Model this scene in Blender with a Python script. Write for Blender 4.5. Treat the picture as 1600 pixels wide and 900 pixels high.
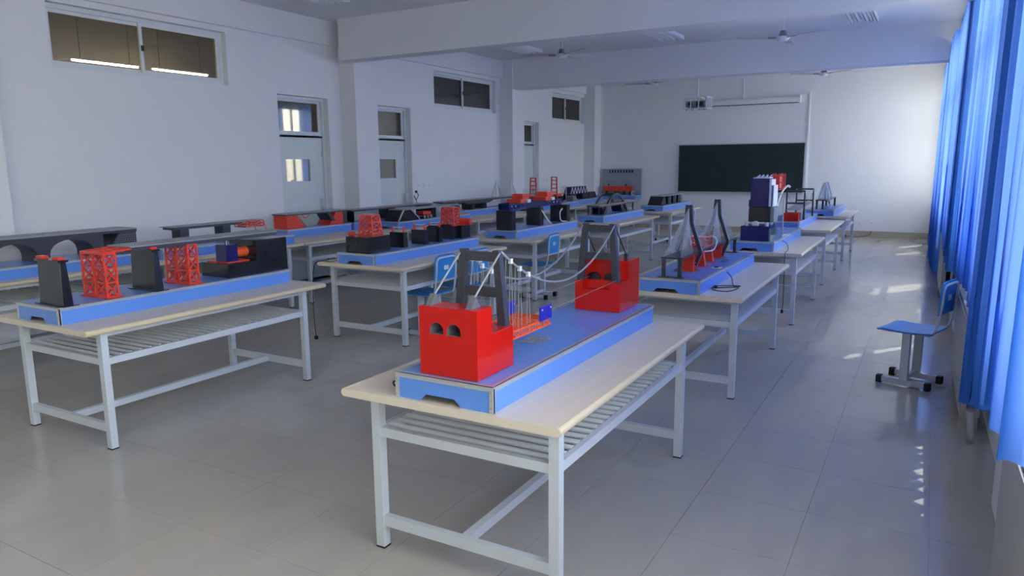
import bpy, bmesh, math, random
from mathutils import Vector, Matrix
random.seed(7)
for o in list(bpy.data.objects): bpy.data.objects.remove(o)
SC = bpy.context.scene
COL = SC.collection

# ------------------------------------------------------------------ camera
F, YAW, PITCH, ROLL, CAMH = 1132.44, .522042, .170104, .009017, 1.642
def cam_axes():
    cy, sy = math.cos(YAW), math.sin(YAW)
    fw = Vector((-sy*math.cos(PITCH), cy*math.cos(PITCH), -math.sin(PITCH)))
    r = Vector((cy, sy, 0)); d = fw.cross(r)
    cr, sr = math.cos(ROLL), math.sin(ROLL)
    return cr*r + sr*d, -sr*r + cr*d, fw
RX, DN, FW = cam_axes()
cd = bpy.data.cameras.new('camera'); cam = bpy.data.objects.new('camera', cd); COL.objects.link(cam)
cd.sensor_width = 36; cd.lens = F/1600*36; cd.clip_start = .02; cd.clip_end = 200
m = Matrix.Identity(4)
for i in range(3): m[i][0] = RX[i]; m[i][1] = -DN[i]; m[i][2] = -FW[i]
m[2][3] = CAMH
cam.matrix_world = m
SC.camera = cam
def project(p):
    v = Vector(p) - Vector((0, 0, CAMH)); z = v.dot(FW)
    return (800 + F*v.dot(RX)/z, 450 + F*v.dot(DN)/z, z)

# ------------------------------------------------------------------ sky, sun, exposure
SC.view_settings.view_transform = 'Standard'; SC.view_settings.look = 'None'
SC.view_settings.gamma = 1; SC.view_settings.use_curve_mapping = False
SC.view_settings.exposure = 1.55
SC.cycles.diffuse_bounces = 6; SC.cycles.max_bounces = 10; SC.cycles.transparent_max_bounces = 12
w = bpy.data.worlds.new('sky'); SC.world = w; w.use_nodes = True
nt = w.node_tree; bg = nt.nodes['Background']
sky = nt.nodes.new('ShaderNodeTexSky'); sky.sky_type = 'NISHITA'; sky.sun_disc = False
sky.sun_elevation = math.radians(58.7); sky.sun_rotation = math.radians(35.5); sky.air_density = 1.0; sky.dust_density = 2.5
mixn = nt.nodes.new('ShaderNodeMix'); mixn.data_type = 'RGBA'; mixn.inputs[0].default_value = .75
mixn.inputs[7].default_value = (2.35, 2.2, 2.05, 1)          # bright thin haze over the blue
nt.links.new(sky.outputs[0], mixn.inputs[6]); nt.links.new(mixn.outputs[2], bg.inputs[0]); bg.inputs[1].default_value = 1.5
SUN_DIR = Vector((-.30, -.42, -.85)).normalized()
sd = bpy.data.lights.new('sun_offscreen', 'SUN'); sd.energy = 3.5; sd.angle = math.radians(.6); sd.color = (1, .95, .88)
so = bpy.data.objects.new('sun_offscreen', sd); COL.objects.link(so)
so.rotation_euler = SUN_DIR.to_track_quat('-Z', 'Y').to_euler()
so.location = (6, -4, 9)

# ------------------------------------------------------------------ room numbers
XW, XC, YB, YF, ZC = -7.67, -7.374, 17.45, -6.2, 3.66
TH = .0155                       # the window wall runs slightly skew
XR0 = .49
def RW(u, y, z=0): return Vector((XR0 + u*math.cos(TH) - y*math.sin(TH), u*math.sin(TH) + y*math.cos(TH), z))
ZU, ZT = .708, .742              # table top underside / top
BT = ZT + .10                    # top of a model base

RBAYS = [(-4.3, -1.3), (-.75, 3.45), (4.05, 8.25), (8.85, 12.85), (13.4, 17.2)]
WZ0, WZ1 = .88, 3.30
# ------------------------------------------------------------------ materials
def mat(name, col, rough=.5, metal=0., noise=0., scale=8., spec=.5, bump=0., col2=None, coat=0.):
    mt = bpy.data.materials.new(name); mt.use_nodes = True
    n = mt.node_tree.nodes; l = mt.node_tree.links; b = n['Principled BSDF']
    b.inputs['Base Color'].default_value = (*col, 1); b.inputs['Roughness'].default_value = rough
    b.inputs['Metallic'].default_value = metal; b.inputs['Specular IOR Level'].default_value = spec
    if coat: b.inputs['Coat Weight'].default_value = coat; b.inputs['Coat Roughness'].default_value = .08
    if noise or col2:
        tc = n.new('ShaderNodeTexCoord'); nz = n.new('ShaderNodeTexNoise'); nz.inputs['Scale'].default_value = scale
        nz.inputs['Detail'].default_value = 5
        l.new(tc.outputs['Object'], nz.inputs['Vector'])
        mx = n.new('ShaderNodeMix'); mx.data_type = 'RGBA'
        c2 = col2 or tuple(max(0, c*(1-noise)) for c in col)
        mx.inputs[6].default_value = (*col, 1); mx.inputs[7].default_value = (*c2, 1)
        l.new(nz.outputs[0], mx.inputs[0]); l.new(mx.outputs[2], b.inputs['Base Color'])
        if bump:
            bp = n.new('ShaderNodeBump'); bp.inputs['Strength'].default_value = bump; bp.inputs['Distance'].default_value = .01
            l.new(nz.outputs[0], bp.inputs['Height']); l.new(bp.outputs[0], b.inputs['Normal'])
    return mt
M = {}
M['wall'] = mat('wall_paint', (.80, .80, .80), .85, noise=.04, scale=3, spec=.2)
M['ceil'] = mat('ceiling_paint', (.78, .78, .78), .9, noise=.03, scale=2, spec=.2)
M['skirt'] = mat('skirting_tile', (.50, .44, .35), .35, noise=.15, scale=9)
M['grout'] = mat('grout', (.27, .25, .225), .8)
M['frame_white'] = mat('window_frame_paint', (.72, .76, .76), .4, noise=.06)
M['door'] = mat('door_paint', (.66, .71, .69), .45, noise=.06, scale=4)
M['reveal'] = M['wall']
M['steel'] = mat('painted_steel', (.60, .63, .66), .38, noise=.08, scale=14)
M['rod'] = M['steel']
M['alu'] = mat('aluminium_trim', (.58, .60, .62), .35, metal=.6, noise=.1, scale=20)
M['chrome'] = mat('chrome', (.8, .8, .8), .18, metal=1.)
M['blue_side'] = mat('blue_laminate', (.12, .285, .74), .3, noise=.05)
M['blue_top'] = M['blue_side']
M['red'] = mat('red_acrylic', (.56, .009, .005), .15, noise=.05, coat=.15, spec=.3)
M['red_paint'] = mat('red_paint', (.80, .05, .02), .35, noise=.12, scale=20)
M['orange'] = mat('orange_plastic', (.90, .12, .03), .4, noise=.1, scale=20)
M['black'] = mat('black_acrylic', (.016, .018, .024), .18, noise=.3)
M['charcoal'] = mat('charcoal_paint', (.045, .048, .062), .35, noise=.2)
M['navy'] = mat('navy_acrylic', (.010, .008, .12), .25, noise=.2)
M['bluepl'] = mat('blue_plastic_plate', (.02, .02, .42), .3)
M['grey'] = mat('grey_plastic', (.22, .23, .25), .5, noise=.1)
M['bracket'] = mat('dark_grey_bracket', (.13, .135, .15), .5, noise=.1)
M['blade'] = mat('fan_blade_paint', (.55, .52, .51), .5, noise=.1)
M['deck'] = mat('grey_deck_top', (.33, .34, .35), .5, noise=.12, scale=25)
M['white'] = mat('white_plastic', (.78, .79, .80), .4, noise=.04)
M['cable'] = mat('black_cable', (.012, .012, .014), .5)
M['wire'] = mat('steel_wire', (.30, .31, .33), .5, metal=.2)
M['stay'] = mat('pale_stay_wire', (.55, .56, .58), .5)
M['web'] = mat('pale_web', (.45, .46, .48), .6)
M['rubber'] = mat('black_rubber', (.012, .012, .012), .7)
M['chair_blue'] = mat('blue_chair_board', (.02, .27, .66), .35, noise=.08, scale=10)
M['board'] = mat('blackboard_green', (.010, .030, .030), .55, noise=.5, scale=3)
M['panel_grey'] = mat('grey_display_panel', (.30, .34, .40), .5, noise=.1)
M['bench_edge'] = mat('cream_edge_band', (.68, .56, .37), .4, noise=.08, scale=30)
M['rad'] = mat('radiator_enamel', (.48, .48, .48), .45, noise=.15, scale=12)
M['dark'] = mat('black_parts_and_hole_shade', (.02, .02, .02), .6)  # black fittings, and the shade painted in for the socket holes
M['corridor'] = mat('corridor_plaster', (.50, .46, .38), .9, noise=.5, scale=1.5)
M['socket'] = mat('socket_plastic', (.82, .82, .82), .4)
M['darkblue'] = mat('seat_underside_blue', (.02, .12, .32), .4)

def wood():
    mt = mat('beech_laminate', (.62, .52, .405), .38)
    n = mt.node_tree.nodes; l = mt.node_tree.links; b = n['Principled BSDF']
    tc = n.new('ShaderNodeTexCoord'); mp = n.new('ShaderNodeMapping'); mp.inputs['Scale'].default_value = (9, .8, 9)
    nz = n.new('ShaderNodeTexNoise'); nz.inputs['Scale'].default_value = 3; nz.inputs['Detail'].default_value = 6
    mx = n.new('ShaderNodeMix'); mx.data_type = 'RGBA'
    mx.inputs[6].default_value = (.64, .545, .43, 1); mx.inputs[7].default_value = (.74, .645, .52, 1)
    l.new(tc.outputs['Object'], mp.inputs[0]); l.new(mp.outputs[0], nz.inputs['Vector']); l.new(nz.outputs[0], mx.inputs[0])
    l.new(mx.outputs[2], b.inputs['Base Color']); return mt
M['wood'] = wood()
def tile_mat():
    mt = mat('polished_floor_tile', (.4, .38, .35), .12)
    n = mt.node_tree.nodes; l = mt.node_tree.links; b = n['Principled BSDF']
    gm = n.new('ShaderNodeNewGeometry'); mp = n.new('ShaderNodeMapping'); mp.inputs['Scale'].default_value = (1.2, .45, 1)
    nz = n.new('ShaderNodeTexNoise'); nz.inputs['Scale'].default_value = 2.2; nz.inputs['Detail'].default_value = 7; nz.inputs['Distortion'].default_value = .8
    oi = n.new('ShaderNodeObjectInfo'); ad = n.new('ShaderNodeMath'); ad.operation = 'MULTIPLY_ADD'
    ad.inputs[1].default_value = .07; 
    l.new(gm.outputs['Position'], mp.inputs[0]); l.new(mp.outputs[0], nz.inputs['Vector'])
    l.new(oi.outputs['Random'], ad.inputs[0]); l.new(nz.outputs[0], ad.inputs[2])
    mx = n.new('ShaderNodeMix'); mx.data_type = 'RGBA'
    mx.inputs[6].default_value = (.37, .345, .305, 1); mx.inputs[7].default_value = (.49, .455, .40, 1)
    l.new(ad.outputs[0], mx.inputs[0]); l.new(mx.outputs[2], b.inputs['Base Color'])
    rg = n.new('ShaderNodeMapRange'); rg.inputs[3].default_value = .09; rg.inputs[4].default_value = .22
    l.new(nz.outputs[0], rg.inputs[0]); l.new(rg.outputs[0], b.inputs['Roughness'])
    return mt
M['tile'] = tile_mat()
def glass(name, tint, gloss=.12):
    mt = bpy.data.materials.new(name); mt.use_nodes = True; n = mt.node_tree.nodes; l = mt.node_tree.links
    n.remove(n['Principled BSDF']); out = n['Material Output']
    t = n.new('ShaderNodeBsdfTransparent'); t.inputs[0].default_value = (*tint, 1)
    g = n.new('ShaderNodeBsdfGlossy'); g.inputs['Roughness'].default_value = .03
    lw = n.new('ShaderNodeLayerWeight'); lw.inputs[0].default_value = .35
    ma = n.new('ShaderNodeMath'); ma.operation = 'MULTIPLY_ADD'; ma.inputs[1].default_value = .5; ma.inputs[2].default_value = gloss*.3
    l.new(lw.outputs['Fresnel'], ma.inputs[0])
    mx = n.new('ShaderNodeMixShader'); l.new(ma.outputs[0], mx.inputs[0]); l.new(t.outputs[0], mx.inputs[1]); l.new(g.outputs[0], mx.inputs[2])
    l.new(mx.outputs[0], out.inputs[0]); return mt
M['glass'] = glass('clear_glass', (.93, .96, .95))
M['glass_dusty'] = glass('dusty_glass', (.62, .60, .54), .3)
def cloth():
    mt = bpy.data.materials.new('blue_curtain_cloth'); mt.use_nodes = True; n = mt.node_tree.nodes; l = mt.node_tree.links
    n.remove(n['Principled BSDF']); out = n['Material Output']
    tc = n.new('ShaderNodeTexCoord'); nz = n.new('ShaderNodeTexNoise'); nz.inputs['Scale'].default_value = 3
    mp = n.new('ShaderNodeMapping'); mp.inputs['Scale'].default_value = (6, 6, .4)
    l.new(tc.outputs['Object'], mp.inputs[0]); l.new(mp.outputs[0], nz.inputs['Vector'])
    mx0 = n.new('ShaderNodeMix'); mx0.data_type = 'RGBA'
    mx0.inputs[6].default_value = (.06, .27, .76, 1); mx0.inputs[7].default_value = (.12, .38, .88, 1)
    l.new(nz.outputs[0], mx0.inputs[0])
    d = n.new('ShaderNodeBsdfDiffuse'); t = n.new('ShaderNodeBsdfTranslucent')
    l.new(mx0.outputs[2], d.inputs[0]); t.inputs[0].default_value = (.17, .30, .76, 1)
    mx = n.new('ShaderNodeMixShader'); mx.inputs[0].default_value = .52
    l.new(d.outputs[0], mx.inputs[1]); l.new(t.outputs[0], mx.inputs[2])
    tr = n.new('ShaderNodeBsdfTransparent'); tr.inputs[0].default_value = (.95, .97, 1, 1)   # open weave
    mx2 = n.new('ShaderNodeMixShader'); mx2.inputs[0].default_value = .06
    l.new(mx.outputs[0], mx2.inputs[1]); l.new(tr.outputs[0], mx2.inputs[2]); l.new(mx2.outputs[0], out.inputs[0]); return mt
M['cloth'] = cloth()
def emis(name, col, s):
    mt = bpy.data.materials.new(name); mt.use_nodes = True; b = mt.node_tree.nodes['Principled BSDF']
    b.inputs['Emission Color'].default_value = (*col, 1); b.inputs['Emission Strength'].default_value = s; return mt
M['tube_lit'] = emis('lit_tube', (1, .93, .78), 40.0)

# ------------------------------------------------------------------ mesh helpers
class MB:
    def __init__(s): s.bm = bmesh.new()
    def hexa(s, pts):                                   # 8 points, bottom 4 then top 4
        v = [s.bm.verts.new(p) for p in pts]
        for f in ((3,2,1,0),(4,5,6,7),(0,1,5,4),(1,2,6,5),(2,3,7,6),(3,0,4,7)): s.bm.faces.new([v[i] for i in f])
        return s
    def box(s, x0, x1, y0, y1, z0, z1):
        return s.hexa([(x0,y0,z0),(x1,y0,z0),(x1,y1,z0),(x0,y1,z0),(x0,y0,z1),(x1,y0,z1),(x1,y1,z1),(x0,y1,z1)])
    def bar(s, a, b, r, n=4, r2=None):                  # prism between two points
        a = Vector(a); b = Vector(b); d = (b-a)
        if d.length < 1e-6: return s
        d.normalize(); up = Vector((0,0,1)) if abs(d.z) < .95 else Vector((0,1,0))
        u = d.cross(up).normalized(); v = d.cross(u)
        r2 = r if r2 is None else r2; off = math.pi/4 if n == 4 else 0; k = 1.414 if n == 4 else 1
        A = []; B = []
        for i in range(n):
            t = 2*math.pi*i/n + off; w = u*math.cos(t)*k + v*math.sin(t)*k
            A.append(s.bm.verts.new(a+w*r)); B.append(s.bm.verts.new(b+w*r2))
        for i in range(n): s.bm.faces.new((A[i], A[(i+1)%n], B[(i+1)%n], B[i]))
        s.bm.faces.new(A[::-1]); s.bm.faces.new(B); return s
    def tube(s, pts, r, n=6):
        pts = [Vector(p) for p in pts]; rings = []
        for i, p in enumerate(pts):
            d = (pts[min(i+1, len(pts)-1)] - pts[max(i-1, 0)]).normalized()
            up = Vector((0,0,1)) if abs(d.z) < .9 else Vector((1,0,0))
            u = d.cross(up).normalized(); v = d.cross(u)
            rings.append([s.bm.verts.new(p + (u*math.cos(2*math.pi*k/n) + v*math.sin(2*math.pi*k/n))*r) for k in range(n)])
        for a, b in zip(rings, rings[1:]):
            for k in range(n): s.bm.faces.new((a[k], a[(k+1)%n], b[(k+1)%n], b[k]))
        s.bm.faces.new(rings[0][::-1]); s.bm.faces.new(rings[-1]); return s
    def prism(s, poly, axis, a, b):                     # polygon extruded along axis; poly in the two other axes in order (x,y,z minus axis)
        def P(p, t):
            if axis == 'x': return (t, p[0], p[1])
            if axis == 'y': return (p[0], t, p[1])
            return (p[0], p[1], t)
        A = [s.bm.verts.new(P(p, a)) for p in poly]; B = [s.bm.verts.new(P(p, b)) for p in poly]; n = len(poly)
        for i in range(n): s.bm.faces.new((A[i], A[(i+1)%n], B[(i+1)%n], B[i]))
        s.bm.faces.new(A[::-1]); s.bm.faces.new(B); return s
    def build(s, name, m, parent=None, bevel=0., smooth=False):
        bmesh.ops.recalc_face_normals(s.bm, faces=s.bm.faces[:])
        if bevel:
            try: bmesh.ops.bevel(s.bm, geom=s.bm.edges[:], offset=bevel, segments=2, affect='EDGES', profile=.5, clamp_overlap=True)
            except Exception: pass
        me = bpy.data.meshes.new(name); s.bm.to_mesh(me); s.bm.free()
        me.materials.append(M[m] if isinstance(m, str) else m)
        if smooth:
            for p in me.polygons: p.use_smooth = True
        o = bpy.data.objects.new(name, me); COL.objects.link(o)
        if parent: o.parent = parent
        return o
def box(name, m, x0, x1, y0, y1, z0, z1, parent=None, bevel=0.): return MB().box(x0,x1,y0,y1,z0,z1).build(name, m, parent, bevel)
def thing(name, label, cat, loc=(0,0,0), rz=0., group=None):
    o = bpy.data.objects.new(name, None); COL.objects.link(o); o.location = loc; o.rotation_euler = (0,0,rz); o.empty_display_size = .1
    o['label'] = label; o['category'] = cat
    if group: o['group'] = group
    return o
def tag(o, label, cat, group=None):
    o['label'] = label; o['category'] = cat
    if group: o['group'] = group
    return o
def struct(o): o['kind'] = 'structure'; return o
def copy_tree(o, parent=None):
    c = o.copy(); COL.objects.link(c); c.parent = parent
    for ch in [x for x in o.children]: copy_tree(ch, c)
    return c
def lattice(mb, x0, x1, y0, y1, z0, z1, r, nz, taper=0., axes='xy', nx=1):
    """lattice tower with crossed braces on its faces"""
    def P(fx, fy, t):
        cx, cy = (x0+x1)/2, (y0+y1)/2; k = 1 - taper*t
        return Vector((cx + (fx-.5)*(x1-x0)*k, cy + (fy-.5)*(y1-y0)*k, z0 + (z1-z0)*t))
    for fx in (0,1):
        for fy in (0,1): mb.bar(P(fx,fy,0), P(fx,fy,1), r)
    for k in range(nz+1):
        t = k/nz
        for a, b in (((0,0),(1,0)),((0,1),(1,1)),((0,0),(0,1)),((1,0),(1,1))): mb.bar(P(*a,t), P(*b,t), r*.9)
    for k in range(nz):
        t, u = k/nz, (k+1)/nz
        for fy in (0,1):
            for i in range(nx):
                a, b = i/nx, (i+1)/nx
                mb.bar(P(a,fy,t), P(b,fy,u), r*.7); mb.bar(P(b,fy,t), P(a,fy,u), r*.7)
                if i: mb.bar(P(a,fy,t), P(a,fy,u), r*.9)
        for fx in (0,1):
            mb.bar(P(fx,0,t), P(fx,1,u), r*.7); mb.bar(P(fx,1,t), P(fx,0,u), r*.7)
    return mb

# ------------------------------------------------------------------ floor
fl = struct(box('floor', 'grout', XW-.02, .75, YF, YB+.05, -.06, -.004))
TP = .5025
tiles = []
ix0, ix1 = int(math.floor((XW-.108)/TP)), int(math.ceil((.6-.108)/TP))
iy0, iy1 = int(math.floor((YF-3.97)/TP)), int(math.ceil((YB-3.97)/TP))
tm = MB().box(.0009, TP-.0009, .0009, TP-.0009, -.02, 0).build('floor_tile', 'tile', fl)
tmesh = tm.data; bpy.data.objects.remove(tm)
cand = []
for i in range(ix0, ix1):
    for j in range(iy0, iy1):
        x, y = .108+i*TP, 3.97+j*TP
        if x+TP < XW or x > .6: continue
        a = 0
        cs = [project((x+dx*TP, y+dy*TP, 0)) for dx, dy in ((0,0),(1,0),(1,1),(0,1))]
        if all(c[2] > .2 for c in cs):
            if any(-60 < c[0] < 1660 and -60 < c[1] < 960 for c in cs):
                a = abs(sum(cs[k][0]*cs[(k+1)%4][1]-cs[(k+1)%4][0]*cs[k][1] for k in range(4)))/2
        cand.append((a, x, y))
cand.sort(reverse=True)
for a, x, y in cand[:300]:
    o = bpy.data.objects.new('floor_tile', tmesh); COL.objects.link(o); o.parent = fl; o.location = (x, y, 0)
rest = MB()
for a, x, y in cand[300:]: rest.box(x+.0009, x+TP-.0009, y+.0009, y+TP-.0009, -.02, 0)
ro = rest.build('floor_tile_field', 'tile', fl); ro['kind'] = 'stuff'

# ------------------------------------------------------------------ ceiling, walls, columns, beams
struct(box('ceiling', 'ceil', -9.4, .75, YF, YB+.2, ZC, ZC+.12))
struct(box('wall_back', 'wall', -9.4, .75, YB, YB+.2, -.05, ZC))
struct(box('wall_front', 'wall', -9.4, .75, YF-.2, YF, -.05, ZC))
# left wall with openings: (y0,y1,z0,z1)
WINS = [(4.21, 6.32, 2.63, 3.26), (10.66, 12.75, 2.63, 3.26), (15.25, 17.02, 2.60, 3.24)]
DOORS = [(7.08, 8.05, 0, 2.60), (9.03, 9.98, 0, 2.58), (13.75, 14.6, 0, 2.55)]
def wall_with_holes(name, x0, x1, y0, y1, z0, z1, holes, m):
    mb = MB(); ys = sorted({y0, y1, *[h[0] for h in holes], *[h[1] for h in holes]})
    for a, b in zip(ys, ys[1:]):
        hs = sorted([h for h in holes if h[0] <= a+1e-6 and h[1] >= b-1e-6], key=lambda h: h[2])
        z = z0
        for h in hs:
            if h[2] > z: mb.box(x0, x1, a, b, z, h[2])
            z = max(z, h[3])
        if z < z1: mb.box(x0, x1, a, b, z, z1)
    return mb.build(name, m)
struct(wall_with_holes('wall_left', XW-.22, XW, YF, YB, -.05, ZC, WINS+DOORS, 'wall'))
for k, (a, b) in enumerate(((3.05, 3.548), (8.295, 8.787), (12.903, 13.39), (17.016, YB))):
    o = struct(box('column', 'wall', XW-.02, XC, a, b, -.02, ZC+.01, None, .006))
struct(box('beam_along_left_wall', 'wall', XW-.02, XW+.06, YF, YB, 3.325, ZC+.01))
for (a, b) in ((8.05, 8.33), (12.92, 13.26)):
    struct(box('cross_beam', 'wall', XC-.05, .5, a, b, 3.10, ZC+.01))
struct(box('beam_at_back_wall', 'wall', XC-.05, .5, YB-.06, YB+.02, 3.50, ZC+.01))
struct(box('baseboard_back', 'skirt', XC, .4, YB-.015, YB+.01, 0, .13))
# corridor behind the left wall
struct(box('wall_corridor', 'corridor', -9.4, -9.3, YF, YB, -.05, ZC))
struct(box('floor_corridor', 'corridor', -9.35, XW-.2, YF, YB, -.06, -.01))
for (y, l) in ((5.35, 'first thin lit tube lamp in the corridor behind the high window'), (6.35, 'second thin lit tube lamp in the corridor behind the high window')):
    t = thing('corridor_lamp', l, 'lamp', (-8.6, y, 2.85), 0, 'corridor tube lamps')
    MB().bar((0,-.40,0), (0,.40,0), .010, 8).build('tube', 'tube_lit', t)
    box('batten', 'white', -.02, .02, -.42, .42, .010, .03, t)
    for yy in (-.3, .3): MB().bar((0,yy,.03), (0,yy,ZC-2.85), .005, 6).build('rod', 'grey', t)

# high windows in the left wall
def sliding_window(n, y0, y1, z0, z1):
    o = struct(MB().build('window_%d' % n, 'frame_white'))
    f = .045; xa, xb = XW-.16, XW-.08
    mb = MB().box(xa, xb, y0, y1, z0, z0+f).box(xa, xb, y0, y1, z1-f, z1).box(xa, xb, y0, y0+f, z0+f, z1-f).box(xa, xb, y1-f, y1, z0+f, z1-f)
    mb.build('window_frame', 'frame_white', o)
    ym = (y0+y1)/2
    for k, (a, b) in enumerate(((y0+f, ym+.03), (ym-.03, y1-f))):
        x = XW-.14 + .03*k; g = .035
        s = MB().box(x, x+.025, a, b, z0+f, z0+f+g).box(x, x+.025, a, b, z1-f-g, z1-f).box(x, x+.025, a, a+g, z0+f+g, z1-f-g).box(x, x+.025, b-g, b, z0+f+g, z1-f-g)
        so_ = s.build('sash', 'frame_white', o)
        box('pane', 'glass_dusty', x+.01, x+.015, a+g, b-g, z0+f+g, z1-f-g, so_)
    box('latch', 'dark', XW-.095, XW-.075, ym-.02, ym+.01, (z0+z1)/2-.03, (z0+z1)/2+.03, o)
for k, wd in enumerate(WINS): sliding_window(k+1, *wd)

def door(n, y0, y1, z1, pane):
    o = struct(MB().build('door_%d' % n, 'door'))
    f = .05; xa, xb = XW-.19, XW-.10; zt = 2.03
    MB().box(xa, xb, y0, y0+f, 0, z1).box(xa, xb, y1-f, y1, 0, z1).box(xa, xb, y0+f, y1-f, z1-f, z1).box(xa, xb, y0+f, y1-f, zt, zt+.05).build('door_frame', 'frame_white', o)
    MB().box(XW-.21, XW-.001, y0-.001, y0+.012, 0, z1).box(XW-.21, XW-.001, y1-.012, y1+.001, 0, z1).box(XW-.21, XW-.001, y0, y1, z1-.012, z1+.001).build('door_lining', 'reveal', o)
    a, b, c, d = y0+f+.15, y0+f+.62, 1.42, 1.73
    if not pane: c, d = 1.42, 1.42
    lf = wall_with_holes('door_leaf', XW-.17, XW-.13, y0+f, y1-f, .01, zt, [(a, b, c, d)] if pane else [], 'door'); lf.parent = o
    if pane:
        box('pane', 'glass_dusty', XW-.152, XW-.148, a, b, c, d, lf)
    else:
        for (za, zb) in ((.25, .95), (1.1, 1.8)): box('raised_panel', 'door', XW-.13, XW-.122, y0+f+.12, y1-f-.12, za, zb, lf, .004)
    g = .035
    t = MB().box(XW-.17, XW-.14, y0+f, y1-f, zt+.05, zt+.05+g).box(XW-.17, XW-.14, y0+f, y1-f, z1-f-g, z1-f).box(XW-.17, XW-.14, y0+f, y0+f+g, zt+.05+g, z1-f-g).box(XW-.17, XW-.14, y1-f-g, y1-f, zt+.05+g, z1-f-g).build('transom_sash', 'frame_white', o)
    box('pane', 'glass_dusty', XW-.157, XW-.153, y0+f+g, y1-f-g, zt+.05+g, z1-f-g, t)
    hd = MB().box(XW-.13, XW-.09, y1-f-.10, y1-f-.04, .98, 1.16).build('door_handle', 'chrome', lf)
    cl = box('closer_rail', 'white', XW-.13, XW-.10, y0+f, y1-f, zt-.005, zt+.03, o)
    box('closer_end', 'dark', XW-.132, XW-.095, y0+f+.01, y0+f+.09, zt, zt+.025, cl); box('closer_end', 'dark', XW-.132, XW-.095, y1-f-.12, y1-f-.01, zt, zt+.025, cl)
    for z in (.3, 1.75): box('hinge', 'alu', XW-.132, XW-.12, y1-f-.01, y1-f+.01, z, z+.1, o)
for k, (a, b, c, d) in enumerate(DOORS): door(k+1, a, b, d, k < 2)

# right wall with windows (its own slightly turned frame)
def rw_obj(o): o.location = (XR0, 0, 0); o.rotation_euler = (0, 0, TH); return o
rwall = struct(rw_obj(wall_with_holes('wall_right', 0, .28, YF-.1, YB+.3, -.05, ZC, [(a, b, WZ0, WZ1) for a, b in RBAYS], 'wall')))
for (a, b) in ((3.5, 4.0), (8.3, 8.8), (12.9, 13.35)):
    struct(rw_obj(box('window_wall_column', 'wall', -.06, .01, a, b, -.02, ZC, None, .005)))
for k, (a, b) in enumerate(RBAYS):
    o = struct(rw_obj(MB().build('window_%d' % (k+4), 'frame_white')))
    f = .05
    mb = MB().box(.10, .17, a, b, WZ0, WZ0+f).box(.10, .17, a, b, WZ1-f, WZ1).box(.10, .17, a, a+f, WZ0+f, WZ1-f).box(.10, .17, b-f, b, WZ0+f, WZ1-f)
    mb.build('window_frame', 'frame_white', o)
    n = 4 if b-a > 3 else 2
    st = (b-a-2*f)/n
    for i in range(n):
        y0, y1 = a+f+i*st, a+f+(i+1)*st
        for (z0, z1) in ((WZ0+f, 2.45), (2.50, WZ1-f)):
            g = .035
            s = MB().box(.115, .155, y0, y1, z0, z0+g).box(.115, .155, y0, y1, z1-g, z1).box(.115, .155, y0, y0+g, z0+g, z1-g).box(.115, .155, y1-g, y1, z0+g, z1-g).build('sash', 'frame_white', o)
            box('pane', 'glass', .133, .137, y0+g, y1-g, z0+g, z1-g, s)
    box('transom_bar', 'frame_white', .10, .17, a+f, b-f, 2.45, 2.50, o)
    box('window_sill', 'wall', -.03, .12, a-.02, b+.02, WZ0-.04, WZ0, o)

# ------------------------------------------------------------------ curtains and rail
rail = rw_obj(MB().bar((-.13, YF+.5, 3.36), (-.13, 17.35, 3.36), .012, 8).build('curtain_rail', 'alu'))
tag(rail, 'long thin metal curtain rail above the window wall', 'curtain rail')
for y in (2, 4.6, 7, 9.6, 12, 14.6, 17):
    MB().bar((-.13, y, 3.36), (.0, y, 3.36), .008, 6).build('bracket', 'alu', rail)
def curtain(label, y0, y1, zb, u0, fold=.13, amp=.045, zb2=None):
    n = max(16, int((y1-y0)/fold*9)); nzv = 14; bm = bmesh.new(); rows = []
    ph = random.random()*6
    zb2 = zb if zb2 is None else zb2
    for j in range(nzv+1):
        t = j/nzv; row = []
        for i in range(n+1):
            s = i/n; y = y0 + (y1-y0)*s
            q = 2*math.pi*(y-y0)/fold + ph
            wv = math.sin(q + .7*math.sin(q*.37+ph)) + .35*math.sin(q*.53+1.3*ph)
            a = amp*(.55+.6*t)                                # t=0 top, 1 bottom
            top = 3.345 - .035*abs(math.sin(q*.5)) - .02*abs(math.sin(q*.21+ph))
            bot = zb + (zb2-zb)*s + .012*math.sin(q*.5)
            row.append(bm.verts.new((u0 + a*wv, y + .02*math.sin(q*2)*t, top + (bot-top)*t)))
        rows.append(row)
    for a, b in zip(rows, rows[1:]):
        for i in range(n): bm.faces.new((a[i], a[i+1], b[i+1], b[i]))
    me = bpy.data.meshes.new('curtain'); bm.to_mesh(me); bm.free(); me.materials.append(M['cloth'])
    for p in me.polygons: p.use_smooth = True
    o = bpy.data.objects.new('curtain', me); COL.objects.link(o); rw_obj(o)
    tag(o, label, 'curtain', 'blue window curtains')
    # hem strip and hooks
    return o
CUR = [('blue curtain above the ribbed radiator beside the white pilaster', 2.3, 3.10, .80, -.17, .80),
       ('blue curtain covering the white pilaster, hem at half height over the floor', 3.12, 4.08, .72, -.17, .46),
       ('blue curtain behind the chair, ending just above the radiator top', 4.10, 5.62, .74, -.10, .74),
       ('blue curtain over the radiator beside the bright slit of window', 5.64, 7.62, .76, -.10, .66),
       ('blue curtain just past the bright slit, hem below the sill', 8.16, 9.44, .55, -.13, .74),
       ('blue curtain whose hem ends above the second radiator beyond the chair', 9.46, 10.9, .74, -.13, .74),
       ('floor-length blue curtain next beyond the second radiator', 11.42, 13.2, .10, -.17, .06),
       ('floor-length blue curtain in the middle of the last window', 13.22, 14.75, .05, -.17, .05),
       ('floor-length blue curtain nearest the blackboard wall', 15.32, 16.1, .05, -.17, .05)]
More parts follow.
